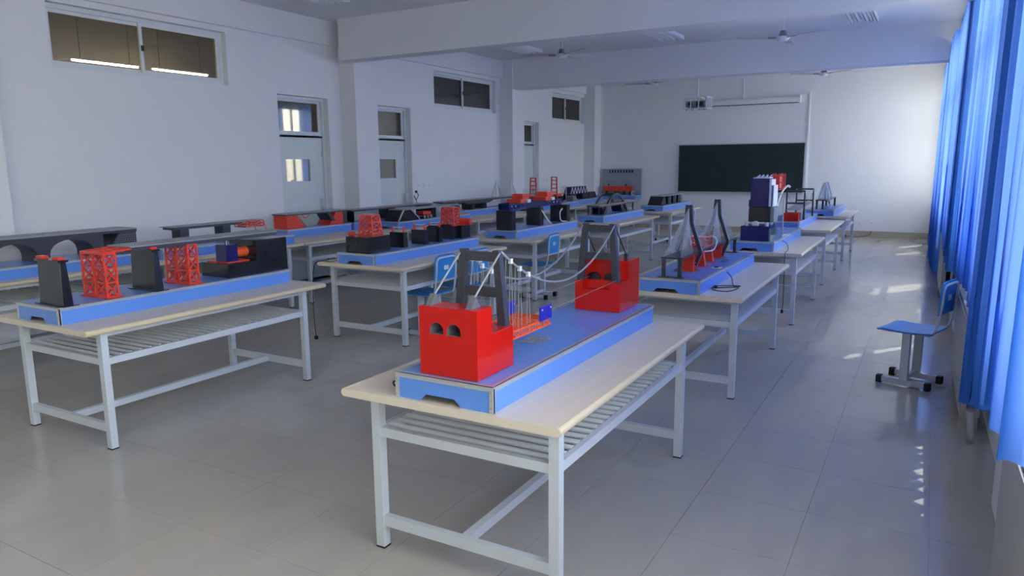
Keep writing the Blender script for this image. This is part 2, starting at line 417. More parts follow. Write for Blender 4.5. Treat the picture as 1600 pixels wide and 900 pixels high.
for l, a, b, zb, u, zb2 in CUR: curtain(l, a, b, zb, u, zb2=zb2)

# ------------------------------------------------------------------ radiators
def radiator(label, y0, y1, u0=-.155, pipe=True):
    t = thing('radiator', label, 'radiator', RW(0, 0), TH, 'radiators under the windows')
    n = int((y1-y0)/.06); st = (y1-y0)/n
    for i in range(n):
        a = y0+i*st
        mb = MB().box(u0, u0+.028, a+.004, a+st-.004, .10, .70).box(u0+.075, u0+.10, a+.004, a+st-.004, .10, .70)
        for z in (.10, .39, .66): mb.box(u0+.028, u0+.075, a+.012, a+st-.012, z, z+.04)
        mb.build('section', 'rad', t)
    box('front_plate', 'rad', u0-.012, u0-.002, y0, y1, .12, .68, t, .003)
    MB().bar((u0+.05, y0-.0, .14), (u0+.05, y1, .14), .016, 8).build('header', 'rad', t); MB().bar((u0+.05, y0, .68), (u0+.05, y1, .68), .016, 8).build('header', 'rad', t)
    for y in (y0+.08, y1-.08):
        box('foot', 'rad', u0+.0, u0+.10, y-.015, y+.015, 0, .11, t)
    if pipe:
        MB().tube([(u0+.05, y0+.01, .14), (u0+.05, y0-.10, .13), (u0+.05, y0-.17, .10), (u0+.05, y0-.19, .0)], .022, 8).build('pipe', 'rad', t, smooth=True)
        MB().bar((u0+.05, y0-.06, .115), (u0+.05, y0-.06, .16), .03, 8).build('valve', 'alu', t)
    return t
radiator('white plated radiator standing behind the blue chair', 5.03, 6.2)
radiator('white radiator farther along the window wall under a short curtain', 9.5, 10.9)
radiator('ribbed radiator beside the white pilaster', 1.9, 3.06, -.13, False)
MB_ = MB().tube([RW(-.09, 6.25, .12), RW(-.09, 7.2, .12), RW(-.09, 9.28, .12)], .018, 8).build('heating_pipe', 'rad', None, smooth=True)
tag(MB_, 'pale heating pipe running low between two radiators', 'pipe')
for y in (6.8, 8.6):
    p_ = RW(-.09, y, 0); MB().box(p_.x-.01, p_.x+.01, p_.y-.01, p_.y+.01, 0, .11).build('pipe_support', 'rad', MB_)

# ------------------------------------------------------------------ tables
def make_table(label, x0, y0, group, wd=1.0, ln=1.86, rz=0., proto=[None]):
    t = thing('lab_table', label, 'table', (x0, y0, 0), rz, group)
    # top with rounded long edges
    r = (ZT-ZU)/2
    poly = [(r, ZU)] + [(wd - r + r*math.sin(a), ZU + r - r*math.cos(a)) for a in [math.pi*k/8 for k in range(9)]] + [(r - r*math.sin(a), ZT - r + r*math.cos(a)) for a in [math.pi*k/8 for k in range(1, 8)]]
    tp = MB().prism(poly, 'y', 0, ln).build('table_top', 'wood', t)
    eb = MB()
    for sgn in (0, 1):
        arc = [math.pi*k/8 for k in range(9)]
        pts = [(wd - r + (r+.0006)*math.sin(a), ZU + r - (r+.0006)*math.cos(a)) for a in arc] if sgn else [(r - (r+.0006)*math.sin(a), ZU + r - (r+.0006)*math.cos(a)) for a in arc]
        inn = [(wd - r, ZU+r)] if sgn else [(r, ZU+r)]
        eb2 = MB().prism(pts + inn, 'y', .001, ln-.001); eb2.build('edge_band', 'bench_edge', tp)
    L = .042; xs = (.06, wd-.06-L); ys = (.11, ln-.15-L)
    for x in xs:
        for y in ys:
            lg = box('leg', 'steel', x, x+L, y, y+L, .006, ZU, t)
            box('foot_cap', 'rubber', x-.001, x+L+.001, y-.001, y+L+.001, 0, .008, lg)
    x0_, x1_ = xs[0]+L, xs[1]; y0_, y1_ = ys[0]+L, ys[1]
    for y in ys:
        box('end_rail', 'steel', x0_, x1_, y+.008, y+L-.008, .51, .55, t)
        box('low_stretcher', 'steel', x0_, x1_, y+.006, y+L-.006, .105, .152, t)
        box('apron', 'steel', x0_, x1_, y+.01, y+L-.01, ZU-.035, ZU, t)
    for x in xs:
        box('side_rail', 'steel', x+.008, x+L-.008, y0_, y1_, .51, .55, t)
        box('side_apron', 'steel', x+.010, x+L-.010, y0_, y1_, ZU-.03, ZU, t)
    box('long_stretcher', 'steel', wd/2-.018, wd/2+.018, y0_-.01, y1_+.01, .108, .150, t)
    nr = 24
    if proto[0] is None:
        proto[0] = MB().bar((x0_-.005, 0, 0), (x1_+.005, 0, 0), .011, 8).build('shelf_rod', 'rod', t).data
        bpy.data.objects.remove(bpy.data.objects['shelf_rod'])
    for k in range(nr):
        o = bpy.data.objects.new('shelf_rod', proto[0]); COL.objects.link(o); o.parent = t
        o.location = (0, y0_ + .03 + (y1_-y0_-.06)*k/(nr-1), .545)
    return t
TL = {'A': ['lab table carrying the red-block suspension bridge model', 'lab table carrying the dark cable-stayed bridge model', 'lab table carrying the tall navy machine model', 'lab table carrying the dark frame bridge model with red block', 'lab table carrying the white A-frame bridge model'],
      'B': ['lab table carrying the pier and red lattice tower model', 'lab table carrying the row of black blocks with red towers', 'lab table carrying the navy girder on black piers', 'lab table carrying the dark arch bridge model', 'lab table carrying the black wedge bridge model']}
AX = [-2.04, -2.03, -2.05, -2.10, -2.12]; AY = [2.13, 4.87, 7.52, 10.26, 12.93]
BX = [-5.0, -4.99, -4.99, -4.98, -5.03]; BY = [2.215, 4.98, 7.50, 10.14, 12.86]
for k in range(5):
    make_table(TL['A'][k], AX[k], AY[k], 'lab tables on the window side', rz=.004)
    make_table(TL['B'][k], BX[k], BY[k], 'lab tables in the middle row', rz=.003)
CY = [2.38, 4.26, 6.14, 8.02, 9.90, 11.78, 13.66]
CLb = ['wall bench table under the stone arch bridge model', 'wall bench table under the thin black girder model', 'wall bench table in front of the first door with red abutment model', 'wall bench table beside the column with grey deck models', 'wall bench table under the long black deck with arch', 'wall bench table under the red ladder towers', 'wall bench table under the navy truss model']
for k, y in enumerate(CY): make_table(CLb[k], -7.325, y, 'tables along the door wall')
make_table('bench table in the far corner below the display board', -7.32, 15.56, 'tables along the door wall', ln=1.86)

# ------------------------------------------------------------------ model bases
def base(t, wd=.45, ln=1.76, h=.10):
    """blue box with aluminium edge trim and a hand hole, origin at its near left bottom corner, local"""
    b = MB()
    c = wd/2
    b.prism([(0, 0), (c-.11, 0), (c-.08, .028), (c+.05, .028), (c+.08, 0), (wd, 0), (wd, h-.006), (0, h-.006)], 'y', .004, .012)
    b.build('front_panel', 'blue_side', t)
    box('side_panel', 'blue_side', wd-.012, wd-.003, .012, ln-.012, 0, h-.006, t)
    box('side_panel', 'blue_side', .003, .012, .012, ln-.012, 0, h-.006, t)
    box('back_panel', 'blue_side', .003, wd-.003, ln-.012, ln-.004, 0, h-.006, t)
    box('top_board', 'blue_top', .003, wd-.003, .005, ln-.005, h-.008, h, t)
    tr = MB(); e = .018
    tr.box(0, wd, 0, .003, h-e, h+.002).box(0, wd, 0, e, h, h+.002)
    tr.box(wd-.003, wd, .003, ln, h-e, h+.0018).box(wd-e, wd, e, ln, h, h+.0018).box(0, .003, .003, ln, h-e, h+.0018).box(0, e, e, ln, h, h+.0018).box(e, wd-e, ln-e, ln, h, h+.002)
    tr.build('edge_trim', 'alu', t)
    for x in (0, wd):
        s = 1 if x else -1
        MB().box(min(x, x-s*e), max(x, x-s*e), 0, .003, 0, h-e).box(min(x, x-s*.003), max(x, x-s*.003), .003, e, 0, h-e).build('corner_trim', 'alu', t)
    for x in (.009, wd-.009):
        for z in (.02, .05, .08): MB().bar((x, -.001, z), (x, .002, z), .0035, 6).build('screw', 'chrome', t)
    return t
def model(name, label, x, y, rz=0., wd=.45, ln=1.76, z=ZT, group='bridge models on the tables', h=.10):
    t = thing(name, label, 'model', (x, y, z), rz, group)
    return base(t, wd, ln, h)
def loop_cable(t, pts, r=.003, name='cable', plug=True, m='cable'):
    c = MB().tube(pts, r, 6).build(name, m, t, smooth=True)
    if plug:
        e = Vector(pts[-1]); MB().box(e.x-.012, e.x+.012, e.y-.012, e.y+.012, e.z-.028 if e.z < -.1 else e.z-.004, e.z+.006 if e.z < -.1 else e.z+.016).build('plug', 'cable', t)
    return c
def catmull(P, n=8):
    P = [Vector(p) for p in P]; out = []
    for i in range(len(P)-1):
        a = P[max(i-1,0)]; b = P[i]; c = P[i+1]; d = P[min(i+2, len(P)-1)]
        for k in range(n):
            t = k/n; out.append(.5*((2*b) + (c-a)*t + (2*a-5*b+4*c-d)*t*t + (3*b-a-3*c+d)*t**3))
    return out + [P[-1]]

# ---- A1: suspension bridge, red anchor blocks.  local = world - (X0,Y0,ZT)
X0, Y0 = -1.77, 2.15
t = model('suspension_bridge_model', 'suspension bridge model with two red anchor blocks and charcoal towers', X0, Y0)
def W(x, y, z): return (x-X0, y-Y0, z-ZT)
def red_block1():
    xl, xr = -1.668-X0, -1.405-X0; ya, ys, yb = 2.182-Y0, 2.29-Y0, 2.45-Y0; h0, hs, ht = .102, 1.006-ZT, 1.110-ZT
    # front part pierced by two arched tunnels: build as profile in xz with holes approximated by strips
    mb = MB()
    mb.prism([(ya, h0), (yb, h0), (yb, hs), (ys, hs), (ys, ht), (ya+.02, ht), (ya+.02, h0)], 'x', xl, xr)   # core behind the face
    return xl, xr, ya, ys, yb, h0, hs, ht, mb
xl, xr, ya, ys, yb, h0, hs, ht, mb = red_block1(); mb.bm.free()
# solid block with a pierced front slab
TD = .095
blk = MB().prism([(ya+TD, h0), (yb, h0), (yb, hs), (ys, hs), (ys, ht), (ya+TD, ht)], 'x', xl, xr).build('anchor_block', 'red', t, .002)
def face_with_arches(mb, xl, xr, y0, y1, z0, z1, arches):
    """slab in the xz plane with arched openings (cx, r, zbase)"""
    arches = sorted(arches); n = 10
    xs = [xl]
    segs = []; x = xl
    for cx, r, zb in arches:
        mb.box(x, cx-r, y0, y1, z0, z1); mb.box(cx-r, cx+r, y0, y1, z0, zb)
        for k in range(n):
            a0, a1 = math.pi*(1-k/n), math.pi*(1-(k+1)/n)
            p0 = (cx+r*math.cos(a0), zb+.016+r*.95*math.sin(a0)); p1 = (cx+r*math.cos(a1), zb+.016+r*.95*math.sin(a1))
            mb.hexa([(p0[0],y0,p0[1]),(p1[0],y0,p1[1]),(p1[0],y1,p1[1]),(p0[0],y1,p0[1]),(p0[0],y0,z1),(p1[0],y0,z1),(p1[0],y1,z1),(p0[0],y1,z1)])
        x = cx+r
    mb.box(x, xr, y0, y1, z0, z1); return mb
cx1, cx2 = -1.588-X0, -1.510-X0
fs = face_with_arches(MB(), xl, xr, ya, ya+TD, h0, ht, [(cx1, .032, 1.005-ZT), (cx2, .032, 1.005-ZT)]).build('pierced_face', 'red', t)
for cx in (cx1, cx2):                                   # half-pipe lining of the hollow tunnel
    ln_ = MB(); n_ = 10; zb = 1.005-ZT
    for k in range(n_):
        q = []
        for kk in (k, k+1):
            a_ = math.pi*(1-kk/n_); c_, s_ = math.cos(a_), math.sin(a_)
            q.append(((cx+.0305*c_, zb+.016+.0288*s_), (cx+.0321*c_, zb+.016+.0306*s_)))
        (i0, o0), (i1, o1) = q
        ln_.hexa([(i0[0],ya+.002,i0[1]),(i1[0],ya+.002,i1[1]),(i1[0],ya+TD,i1[1]),(i0[0],ya+TD,i0[1]),(o0[0],ya+.002,o0[1]),(o1[0],ya+.002,o1[1]),(o1[0],ya+TD,o1[1]),(o0[0],ya+TD,o0[1])])
    ln_.box(cx-.0318, cx-.0303, ya+.002, ya+TD, zb, zb+.0165).box(cx+.0303, cx+.0318, ya+.002, ya+TD, zb, zb+.0165).box(cx-.0318, cx+.0318, ya+.002, ya+TD, zb-.001, zb+.0015).box(cx-.031, cx+.031, ya+TD-.002, ya+TD+.001, zb, zb+.045)
    ln_.build('tunnel_lining', 'bracket', t)
# far block: low front step with a notch, high rear with two black domes
yl, ym, yh = 3.60-Y0, 3.72-Y0, 3.894-Y0
nb = MB()
nb.box(xl, xl+.045, yl, ym, h0, hs).box(xl+.045, xr-.06, yl, yl+.05, h0, hs-.045).box(xl+.045, xr-.06, yl+.05, ym, h0, hs).box(xr-.06, xr, yl, ym, h0, hs).box(xl, xr, ym, yh, h0, ht)
nb.build('anchor_block', 'red', t)
for cx in (-1.60-X0, -1.50-X0):
    MB().prism([(cx + .036*math.cos(math.pi*k/10), hs+.036*math.sin(math.pi*k/10)) for k in range(11)], 'y', ym-.03, ym+.005).build('tunnel_dome', 'black', t)
def tower(y, xa, xb, z0, z1):
    g = MB(); w = .018; d = .018
    for xf, xt in ((xa-.012, xa+.014), (xb+.012, xb-.014)):
        g.hexa([(xf-w,y-d,z0),(xf+w,y-d,z0),(xf+w,y+d,z0),(xf-w,y+d,z0),(xt-w*.8,y-d*.8,z1),(xt+w*.8,y-d*.8,z1),(xt+w*.8,y+d*.8,z1),(xt-w*.8,y+d*.8,z1)])
    tw = g.build('tower', 'charcoal', t)
    zm = z0+(z1-z0)*.44
    box('crossbeam', 'charcoal', xa, xb, y-.012, y+.012, z1-.045, z1-.008, tw); box('crossbeam', 'charcoal', xa-.006, xb+.006, y-.012, y+.012, zm-.02, zm+.018, tw)
    return tw
xa, xb = -1.635-X0, -1.452-X0
tower(2.435-Y0, xa, xb, hs, 1.305-ZT); tower(3.635-Y0, xa, xb, hs, 1.318-ZT)
za, zb_ = 1.300-ZT, 1.312-ZT
for x in (xa, xb):
    # anchors and stays
    MB().prism([(ya+.015, ht), (ya+.085, ht), (ya+.05, ht+.042)], 'x', x-.012, x+.012).build('anchor_bracket', 'bracket', t)
    MB().bar((x, ya+.05, ht+.03), (x, 2.43-Y0, za-.005), .0042, 6).build('back_stay', 'wire', t)
    MB().box(x-.01, x+.01, 3.80-Y0, 3.83-Y0, ht, ht+.03).build('anchor_bracket', 'charcoal', t)
    MB().bar((x, 3.81-Y0, ht+.02), (x, 3.64-Y0, zb_-.01), .0042, 6).build('back_stay', 'charcoal', t)
    pts = []
    for k in range(33):
        s = k/32; y = (2.44 + (3.63-2.44)*s)-Y0
        pts.append((x, y, za + (zb_-za)*s - .19*(1-(2*s-1)**2) - .012*math.sin(math.pi*s)))
    MB().tube(pts, .0048, 6).build('main_cable', 'wire', t, smooth=True)
    for k in (2, 4, 6):
        p = pts[k]
        MB().box(p[0]-.007, p[0]+.007, p[1]-.007, p[1]+.007, p[2]-.010, p[2]+.010).build('cable_clip', 'white', t)
        for dy in (-.006, .006): MB().bar((p[0], p[1]+dy, p[2]), (p[0], p[1]+dy*2.5, .985-ZT-.02), .0011, 4).build('hanger', 'wire', t)
    for k in (1, 3):
        p = pts[k]; MB().bar((p[0], p[1], p[2]), (p[0]-.01, p[1]+.01, .975-ZT), .001, 4).build('hanger', 'wire', t)
# hung orange deck and plates
dk = MB()
for k in range(9):
    y = 2.47-Y0 + .05*k
    dk.bar((xa+.005, y, .955-ZT), (xb-.005, y, .955-ZT), .004)
    if k < 8:
        for x in (xa+.005, xb-.005):
            dk.bar((x, y, .955-ZT), (x, y+.05, .925-ZT), .003).bar((x, y, .925-ZT), (x, y+.05, .955-ZT), .003)
        dk.bar((xa+.005, y, .955-ZT), (xb-.005, y+.05, .955-ZT), .003)
for x in (xa+.005, (xa+xb)/2, xb-.005):
    for z in (.925, .955): dk.bar((x, 2.46-Y0, z-ZT), (x, 2.88-Y0, z-ZT), .004)
dk.build('hung_deck', 'orange', t)
for x in (xa-.004, xb-.0): 
    p = box('side_plate', 'bluepl', x, x+.008, 2.76-Y0, 2.87-Y0, .955-ZT, 1.018-ZT, t, .002)
    for yy in (2.775, 2.855): MB().bar((x+.007, yy-Y0, 1.005-ZT), (x+.011, yy-Y0, 1.005-ZT), .004, 6).build('screw', 'white', p)
    MB().bar((x+.004, 2.865-Y0, .99-ZT), (x+.02, 3.68-Y0, hs+.012), .0009, 4).build('guide_wire', 'wire', t)
gr = MB()
for k in range(7): gr.bar((xb-.11+.015*k, 2.78-Y0, .106), (xb-.11+.015*k, 2.92-Y0, .106), .0014)
for k in range(5): gr.bar((xb-.11, 2.79-Y0+.03*k, .107), (xb-.01, 2.79-Y0+.03*k, .107), .0014)
gr.build('wire_grid', 'wire', t)
MB().tube(catmull([(-.004, .06, .03), (-.03, .04, .045), (-.06, .06, .03), (-.075, .09, .004)]), .004, 6).build('cable_stub', 'cable', t, smooth=True)

# ---- B1: pier and lattice falsework model
X0, Y0 = -4.757, 2.243
t = model('pier_falsework_model', 'model with black piers, red lattice towers and a grey deck', X0, Y0)
def pier(t, x0, x1, y0, y1, z0, z1, m='black', tp=.012):
    MB().hexa([(x0,y0,z0),(x1,y0,z0),(x1,y1,z0),(x0,y1,z0),(x0,y0+tp,z1),(x1-tp,y0+tp,z1),(x1-tp,y1-tp,z1),(x0,y1-tp,z1)]).build('pier', m, t, .002)
def LX(x): return x-X0
def LY(y): return y-Y0
def LZ(z): return z-ZT
for yy in (2.285, 2.87):
    box('pier_plate', 'black', LX(-4.60), LX(-4.29), LY(yy-.015), LY(yy+.075), .102, .107, t)
    pier(t, LX(-4.57), LX(-4.322), LY(yy), LY(yy+.06), .105, LZ(1.10))
    box('pier_cap', 'black', LX(-4.575), LX(-4.325), LY(yy-.003), LY(yy+.058), LZ(1.10), LZ(1.113), t)
    for x in (-4.57, -4.40): box('bearing', 'red_paint', LX(x), LX(x+.065), LY(yy+.005), LY(yy+.045), LZ(1.113), LZ(1.130), t, .003)
for yy in (2.57, 3.15):
    box('tower_plate', 'red_paint', LX(-4.62), LX(-4.33), LY(yy-.015), LY(yy+.09), .102, .107, t)
    lattice(MB(), LX(-4.593), LX(-4.357), LY(yy), LY(yy+.072), .107, LZ(1.115), .0055, 3, axes='xy', nx=2).build('lattice_tower', 'red_paint', t)
# red top frame between lattice tower and deck
tf = MB()
for x in (-4.593, -4.475, -4.357): tf.bar((LX(x), LY(2.565), LZ(1.122)), (LX(x), LY(2.75), LZ(1.132)), .005)
for k in range(5):
    y = 2.565+.045*k; tf.bar((LX(-4.593), LY(y), LZ(1.122+.01*k/4)), (LX(-4.357), LY(y), LZ(1.122+.01*k/4)), .0045)
    if k < 4: tf.bar((LX(-4.593), LY(y), LZ(1.122)), (LX(-4.357), LY(y+.045), LZ(1.126)), .004)
tf.build('top_frame', 'red_paint', t)
box('deck_plate', 'deck', LX(-4.60), LX(-4.354), LY(2.745), LY(3.94), LZ(1.139), LZ(1.146), t)
box('deck_girder', 'charcoal', LX(-4.598), LX(-4.356), LY(2.747), LY(3.938), LZ(1.114), LZ(1.139), t)
MB().prism([(LY(3.46), .102), (LY(4.02), .102), (LY(4.02), LZ(1.094)), (LY(3.72), LZ(1.094)), (LY(3.72), LZ(.945)), (LY(3.46), LZ(.945))], 'x', LX(-4.64), LX(-4.345)).build('abutment', 'black', t, .002)
MB().box(LX(-4.62), LX(-4.40), LY(3.50), LY(3.70), LZ(.945), LZ(.952)).build('bed_plate', 'red_paint', t)
box('jack_body', 'navy', LX(-4.52), LX(-4.40), LY(3.50), LY(3.60), LZ(.952), LZ(1.075), t, .003)
MB().bar((LX(-4.46), LY(3.60), LZ(1.01)), (LX(-4.46), LY(3.72), LZ(1.01)), .036, 12).build('jack_cylinder', 'orange', t)
MB().bar((LX(-4.46), LY(3.55), LZ(1.075)), (LX(-4.46), LY(3.55), LZ(1.112)), .012, 8).build('jack_rod', 'chrome', t)
MB().tube(catmull([(-.002, .08, .03), (-.05, .05, .035), (-.10, .07, .005), (-.16, .14, .005)]), .004, 6).build('cable_stub', 'cable', t, smooth=True)

# ---- B2: row of black blocks, red towers
X0, Y0 = -4.757, 5.003
t = model('lattice_tower_model', 'model with a row of black blocks and two red lattice towers', X0, Y0)
box('block', 'black', LX(-4.664), LX(-4.391), LY(5.03), LY(5.34), .102, LZ(.992), t, .003)
lattice(MB(), LX(-4.565), LX(-4.40), LY(5.10), LY(5.24), LZ(.993), LZ(1.185), .0065, 3, .25).build('lattice_tower', 'red_paint', t)
for x in (-4.53, -4.51, -4.49, -4.47, -4.45): MB().bar((LX(x), LY(5.12), LZ(1.187)), (LX(x), LY(5.22), LZ(1.187)), .009, 8).build('pulley', 'chrome', t)
MB().bar((LX(-4.66), LY(5.08), LZ(1.012)), (LX(-4.60), LY(5.08), LZ(1.012)), .02, 10).build('winch_drum', 'red_paint', t)
MB().bar((LX(-4.60), LY(5.08), LZ(1.012)), (LX(-4.56), LY(5.09), LZ(1.012)), .006, 8).build('winch_shaft', 'chrome', t)
for (xa_, xb_, y, arch) in ((-4.584, -4.409, 5.56, 0), (-4.563, -4.393, 5.88, 0), (-4.556, -4.396, 6.13, 1)):
    if arch:
        MB().prism([(LX(xa_), .102), (LX(xb_), .102), (LX(xb_), LZ(.985))] + [(LX((xa_+xb_)/2)+.08*math.cos(math.pi*k/10), LZ(.985)+.03*math.sin(math.pi*k/10)) for k in range(1, 10)] + [(LX(xa_), LZ(.985))], 'y', LY(y), LY(y+.07)).build('arched_pier', 'black', t)
    else: pier(t, LX(xa_), LX(xb_), LY(y), LY(y+.07), .102, LZ(.99), tp=.004)
    for x in (xa_+.012, xb_-.028):
        p = MB().bar((LX(x+.008), LY(y+.035), LZ(.99)), (LX(x+.008), LY(y+.035), LZ(1.045)), .014, 8, .009).build('post', 'red_paint', t)
        MB().bar((LX(x+.008), LY(y+.035), LZ(1.045)), (LX(x+.008), LY(y+.035), LZ(1.052)), .007, 8).build('post_cap', 'chrome', p)
    MB().bar((LX(xa_+.02), LY(y+.035), LZ(1.035)), (LX(xb_-.02), LY(y+.035), LZ(1.035)), .0065, 8).build('roller', 'chrome', t)
MB().prism([(LX(-4.586), .102), (LX(-4.43), .102), (LX(-4.43), LZ(.975))] + [(LX(-4.508)+.078*math.cos(math.pi*k/10), LZ(.975)+.028*math.sin(math.pi*k/10)) for k in range(1, 10)] + [(LX(-4.586), LZ(.975))], 'y', LY(6.41), LY(6.54)).build('arched_block', 'black', t)
box('block', 'black', LX(-4.586), LX(-4.387), LY(6.54), LY(6.71), .102, LZ(.983), t, .003)
lattice(MB(), LX(-4.585), LX(-4.42), LY(6.44), LY(6.56), LZ(.99), LZ(1.178), .0065, 3, .12).build('lattice_tower', 'red_paint', t)
for x in (-4.55, -4.52, -4.49, -4.46): MB().bar((LX(x), LY(6.45), LZ(1.18)), (LX(x), LY(6.55), LZ(1.18)), .010, 8).build('pulley', 'chrome', t)
MB().bar((LX(-4.44), LY(6.60), LZ(1.022)), (LX(-4.32), LY(6.62), LZ(1.022)), .038, 14).build('winch_drum', 'red_paint', t)
box('winch_bed', 'red_paint', LX(-4.45), LX(-4.38), LY(6.57), LY(6.66), LZ(.983), LZ(.995), t)
t = thing('power_cord', 'black power cord hanging to the floor from the table with black blocks', 'cord', (X0, Y0, ZT))
loop_cable(t, catmull([(0, .1, .02), (-.05, .06, .012), (-.10, .02, .005), (-.20, -.02, .006), (-.235, -.06, -.03), (-.245, -.08, -.2), (-.235, -.10, -.5), (-.20, -.12, -.70)]), .0035)

# ---- B3: navy girder on black piers
X0, Y0 = -4.757, 7.607
t = model('girder_launch_model', 'model with a navy girder on black piers and two red trolleys', X0, Y0)
for (y, xl_, xr_, zt_) in ((7.56, -4.563, -4.345, 1.083), (8.37, -4.586, -4.385, 1.08), (9.03, -4.572, -4.315, 1.08)):
    box('pier', 'black', LX(xl_), LX(xr_), LY(y), LY(y+.10), .102, LZ(zt_), t, .003)
gb = lattice(MB(), LX(-4.60), LX(-4.46), LY(7.70), LY(9.15), LZ(1.086), LZ(1.150), .009, 1, 0, nx=1)
for k in range(14):
    y = 7.70+.1036*k
    for x in (-4.60, -4.46): gb.bar((LX(x), LY(y), LZ(1.086)), (LX(x), LY(y+.1036), LZ(1.150)), .008).bar((LX(x), LY(y), LZ(1.150)), (LX(x), LY(y+.1036), LZ(1.086)), .008)
gb.box(LX(-4.596), LX(-4.464), LY(7.72), LY(9.13), LZ(1.09), LZ(1.146))
gb.build('girder', 'navy', t)
for y in (7.75, 7.85, 8.9, 9.0, 9.1):
    MB().bar((LX(-4.455), LY(y), LZ(1.12)), (LX(-4.448), LY(y), LZ(1.12)), .008, 6).build('bolt', 'white', t)
for y in (7.92, 8.60):
    b_ = box('trolley', 'red_paint', LX(-4.62), LX(-4.42), LY(y), LY(y+.22), LZ(1.152), LZ(1.20), t, .003)
    box('trolley_box', 'red_paint', LX(-4.60), LX(-4.45), LY(y+.10), LY(y+.28), LZ(1.20), LZ(1.262), t, .003)
    for dy in (.16, .20): MB().bar((LX(-4.42), LY(y+dy), LZ(1.175)), (LX(-4.395), LY(y+dy), LZ(1.175)), .022, 12).build('wheel', 'white', t)
    MB().bar((LX(-4.53), LY(y+.27), LZ(1.262)), (LX(-4.53), LY(y+.27), LZ(1.33)), .006, 6).build('mast', 'white', t)
for P in ([(-4.39, 8.42, 1.04), (-4.36, 8.46, .97), (-4.33, 8.50, .90), (-4.32, 8.58, .855)], [(-4.36, 8.98, 1.03), (-4.37, 8.93, .98), (-4.35, 8.90, .89), (-4.335, 8.94, .86), (-4.32, 9.05, .853)]):
    MB().tube(catmull([(LX(a), LY(b), LZ(c)) for a, b, c in P]), .008, 8).build('hose', 'white', t, smooth=True)

# ---- B4: dark arch bridge
X0, Y0 = -4.74, 10.28
t = model('arch_bridge_model', 'dark arch bridge model with grey deck through its arches', X0, Y0)
xl_, xr_ = LX(-4.60), LX(-4.38)
box('deck', 'deck', xl_, xr_, LY(10.32), LY(11.85), LZ(.990), LZ(1.0), t)
box('deck_girder', 'charcoal', xl_+.005, xr_-.003, LY(10.325), LY(11.845), LZ(.965), LZ(.990), t)
for x in (xl_+.01, xr_-.02):
    ar = MB(); prev = None
    for k in range(17):
        s = k/16; y = 10.52 + 1.0*s; z = .845 + .30*(1-(2*s-1)**2)
        if prev: ar.bar((x+.005, LY(prev[0]), LZ(prev[1])), (x+.005, LY(y), LZ(z)), .014)
        prev = (y, z)
    ar.build('arch_rib', 'charcoal', t)
    for s in (.3, .42, .5, .58, .7):
        y = 10.52+s; z = .845+.30*(1-(2*s-1)**2); MB().bar((x+.005, LY(y), LZ(1.0)), (x+.005, LY(y), LZ(z)), .003, 6).build('hanger', 'charcoal', t)
for k in (.38, .5, .62): box('arch_tie', 'charcoal', xl_+.02, xr_-.02, LY(10.52+k-.012), LY(10.52+k+.012), LZ(.835+.30*(1-(2*k-1)**2)), LZ(.857+.30*(1-(2*k-1)**2)), t)
for y in (10.34, 11.80):
    for x in (xl_+.012, xr_-.03): box('end_post', 'charcoal', x, x+.018, LY(y), LY(y+.02), .102, LZ(.966), t)
for y in (10.52, 11.30):
    MB().prism([(LY(y-.06), LZ(.966)), (LY(y+.2), LZ(.966)), (LY(y+.12), .102), (LY(y+.03), .102)], 'x', xl_+.02, xr_-.02).build('haunch', 'black', t)
box('deck_stripe', 'red_paint', xr_-.003, xr_-.0005, LY(10.9), LY(11.3), LZ(.985), LZ(.992), t)

# ---- B5: black wedge ends
X0, Y0 = -4.745, 13.14
t = model('wedge_bridge_model', 'model with black wedge-shaped end and box openings under a pale deck', X0, Y0)
xl_, xr_ = LX(-4.62), LX(-4.36)
MB().prism([(LY(13.18), .102), (LY(13.50), .102), (LY(13.42), LZ(1.0)), (LY(13.34), LZ(1.0))], 'x', xl_, xr_).build('wedge', 'black', t)
MB().prism([(LY(14.45), .102), (LY(14.62), .102), (LY(14.50), LZ(1.0)), (LY(14.45), LZ(1.0))], 'x', xl_, xr_).build('wedge', 'grey', t)
box('deck', 'deck', xl_, xr_, LY(13.34), LY(14.5), LZ(1.0), LZ(1.012), t)
for y in (13.62, 13.95, 14.25): box('box_cell', 'black', xl_+.01, xr_-.005, LY(y), LY(y+.10), .102, LZ(1.0), t)
for y in (13.78, 14.11): box('cell_edge', 'grey', xr_-.02, xr_-.004, LY(y), LY(y+.012), .102, LZ(1.0), t)

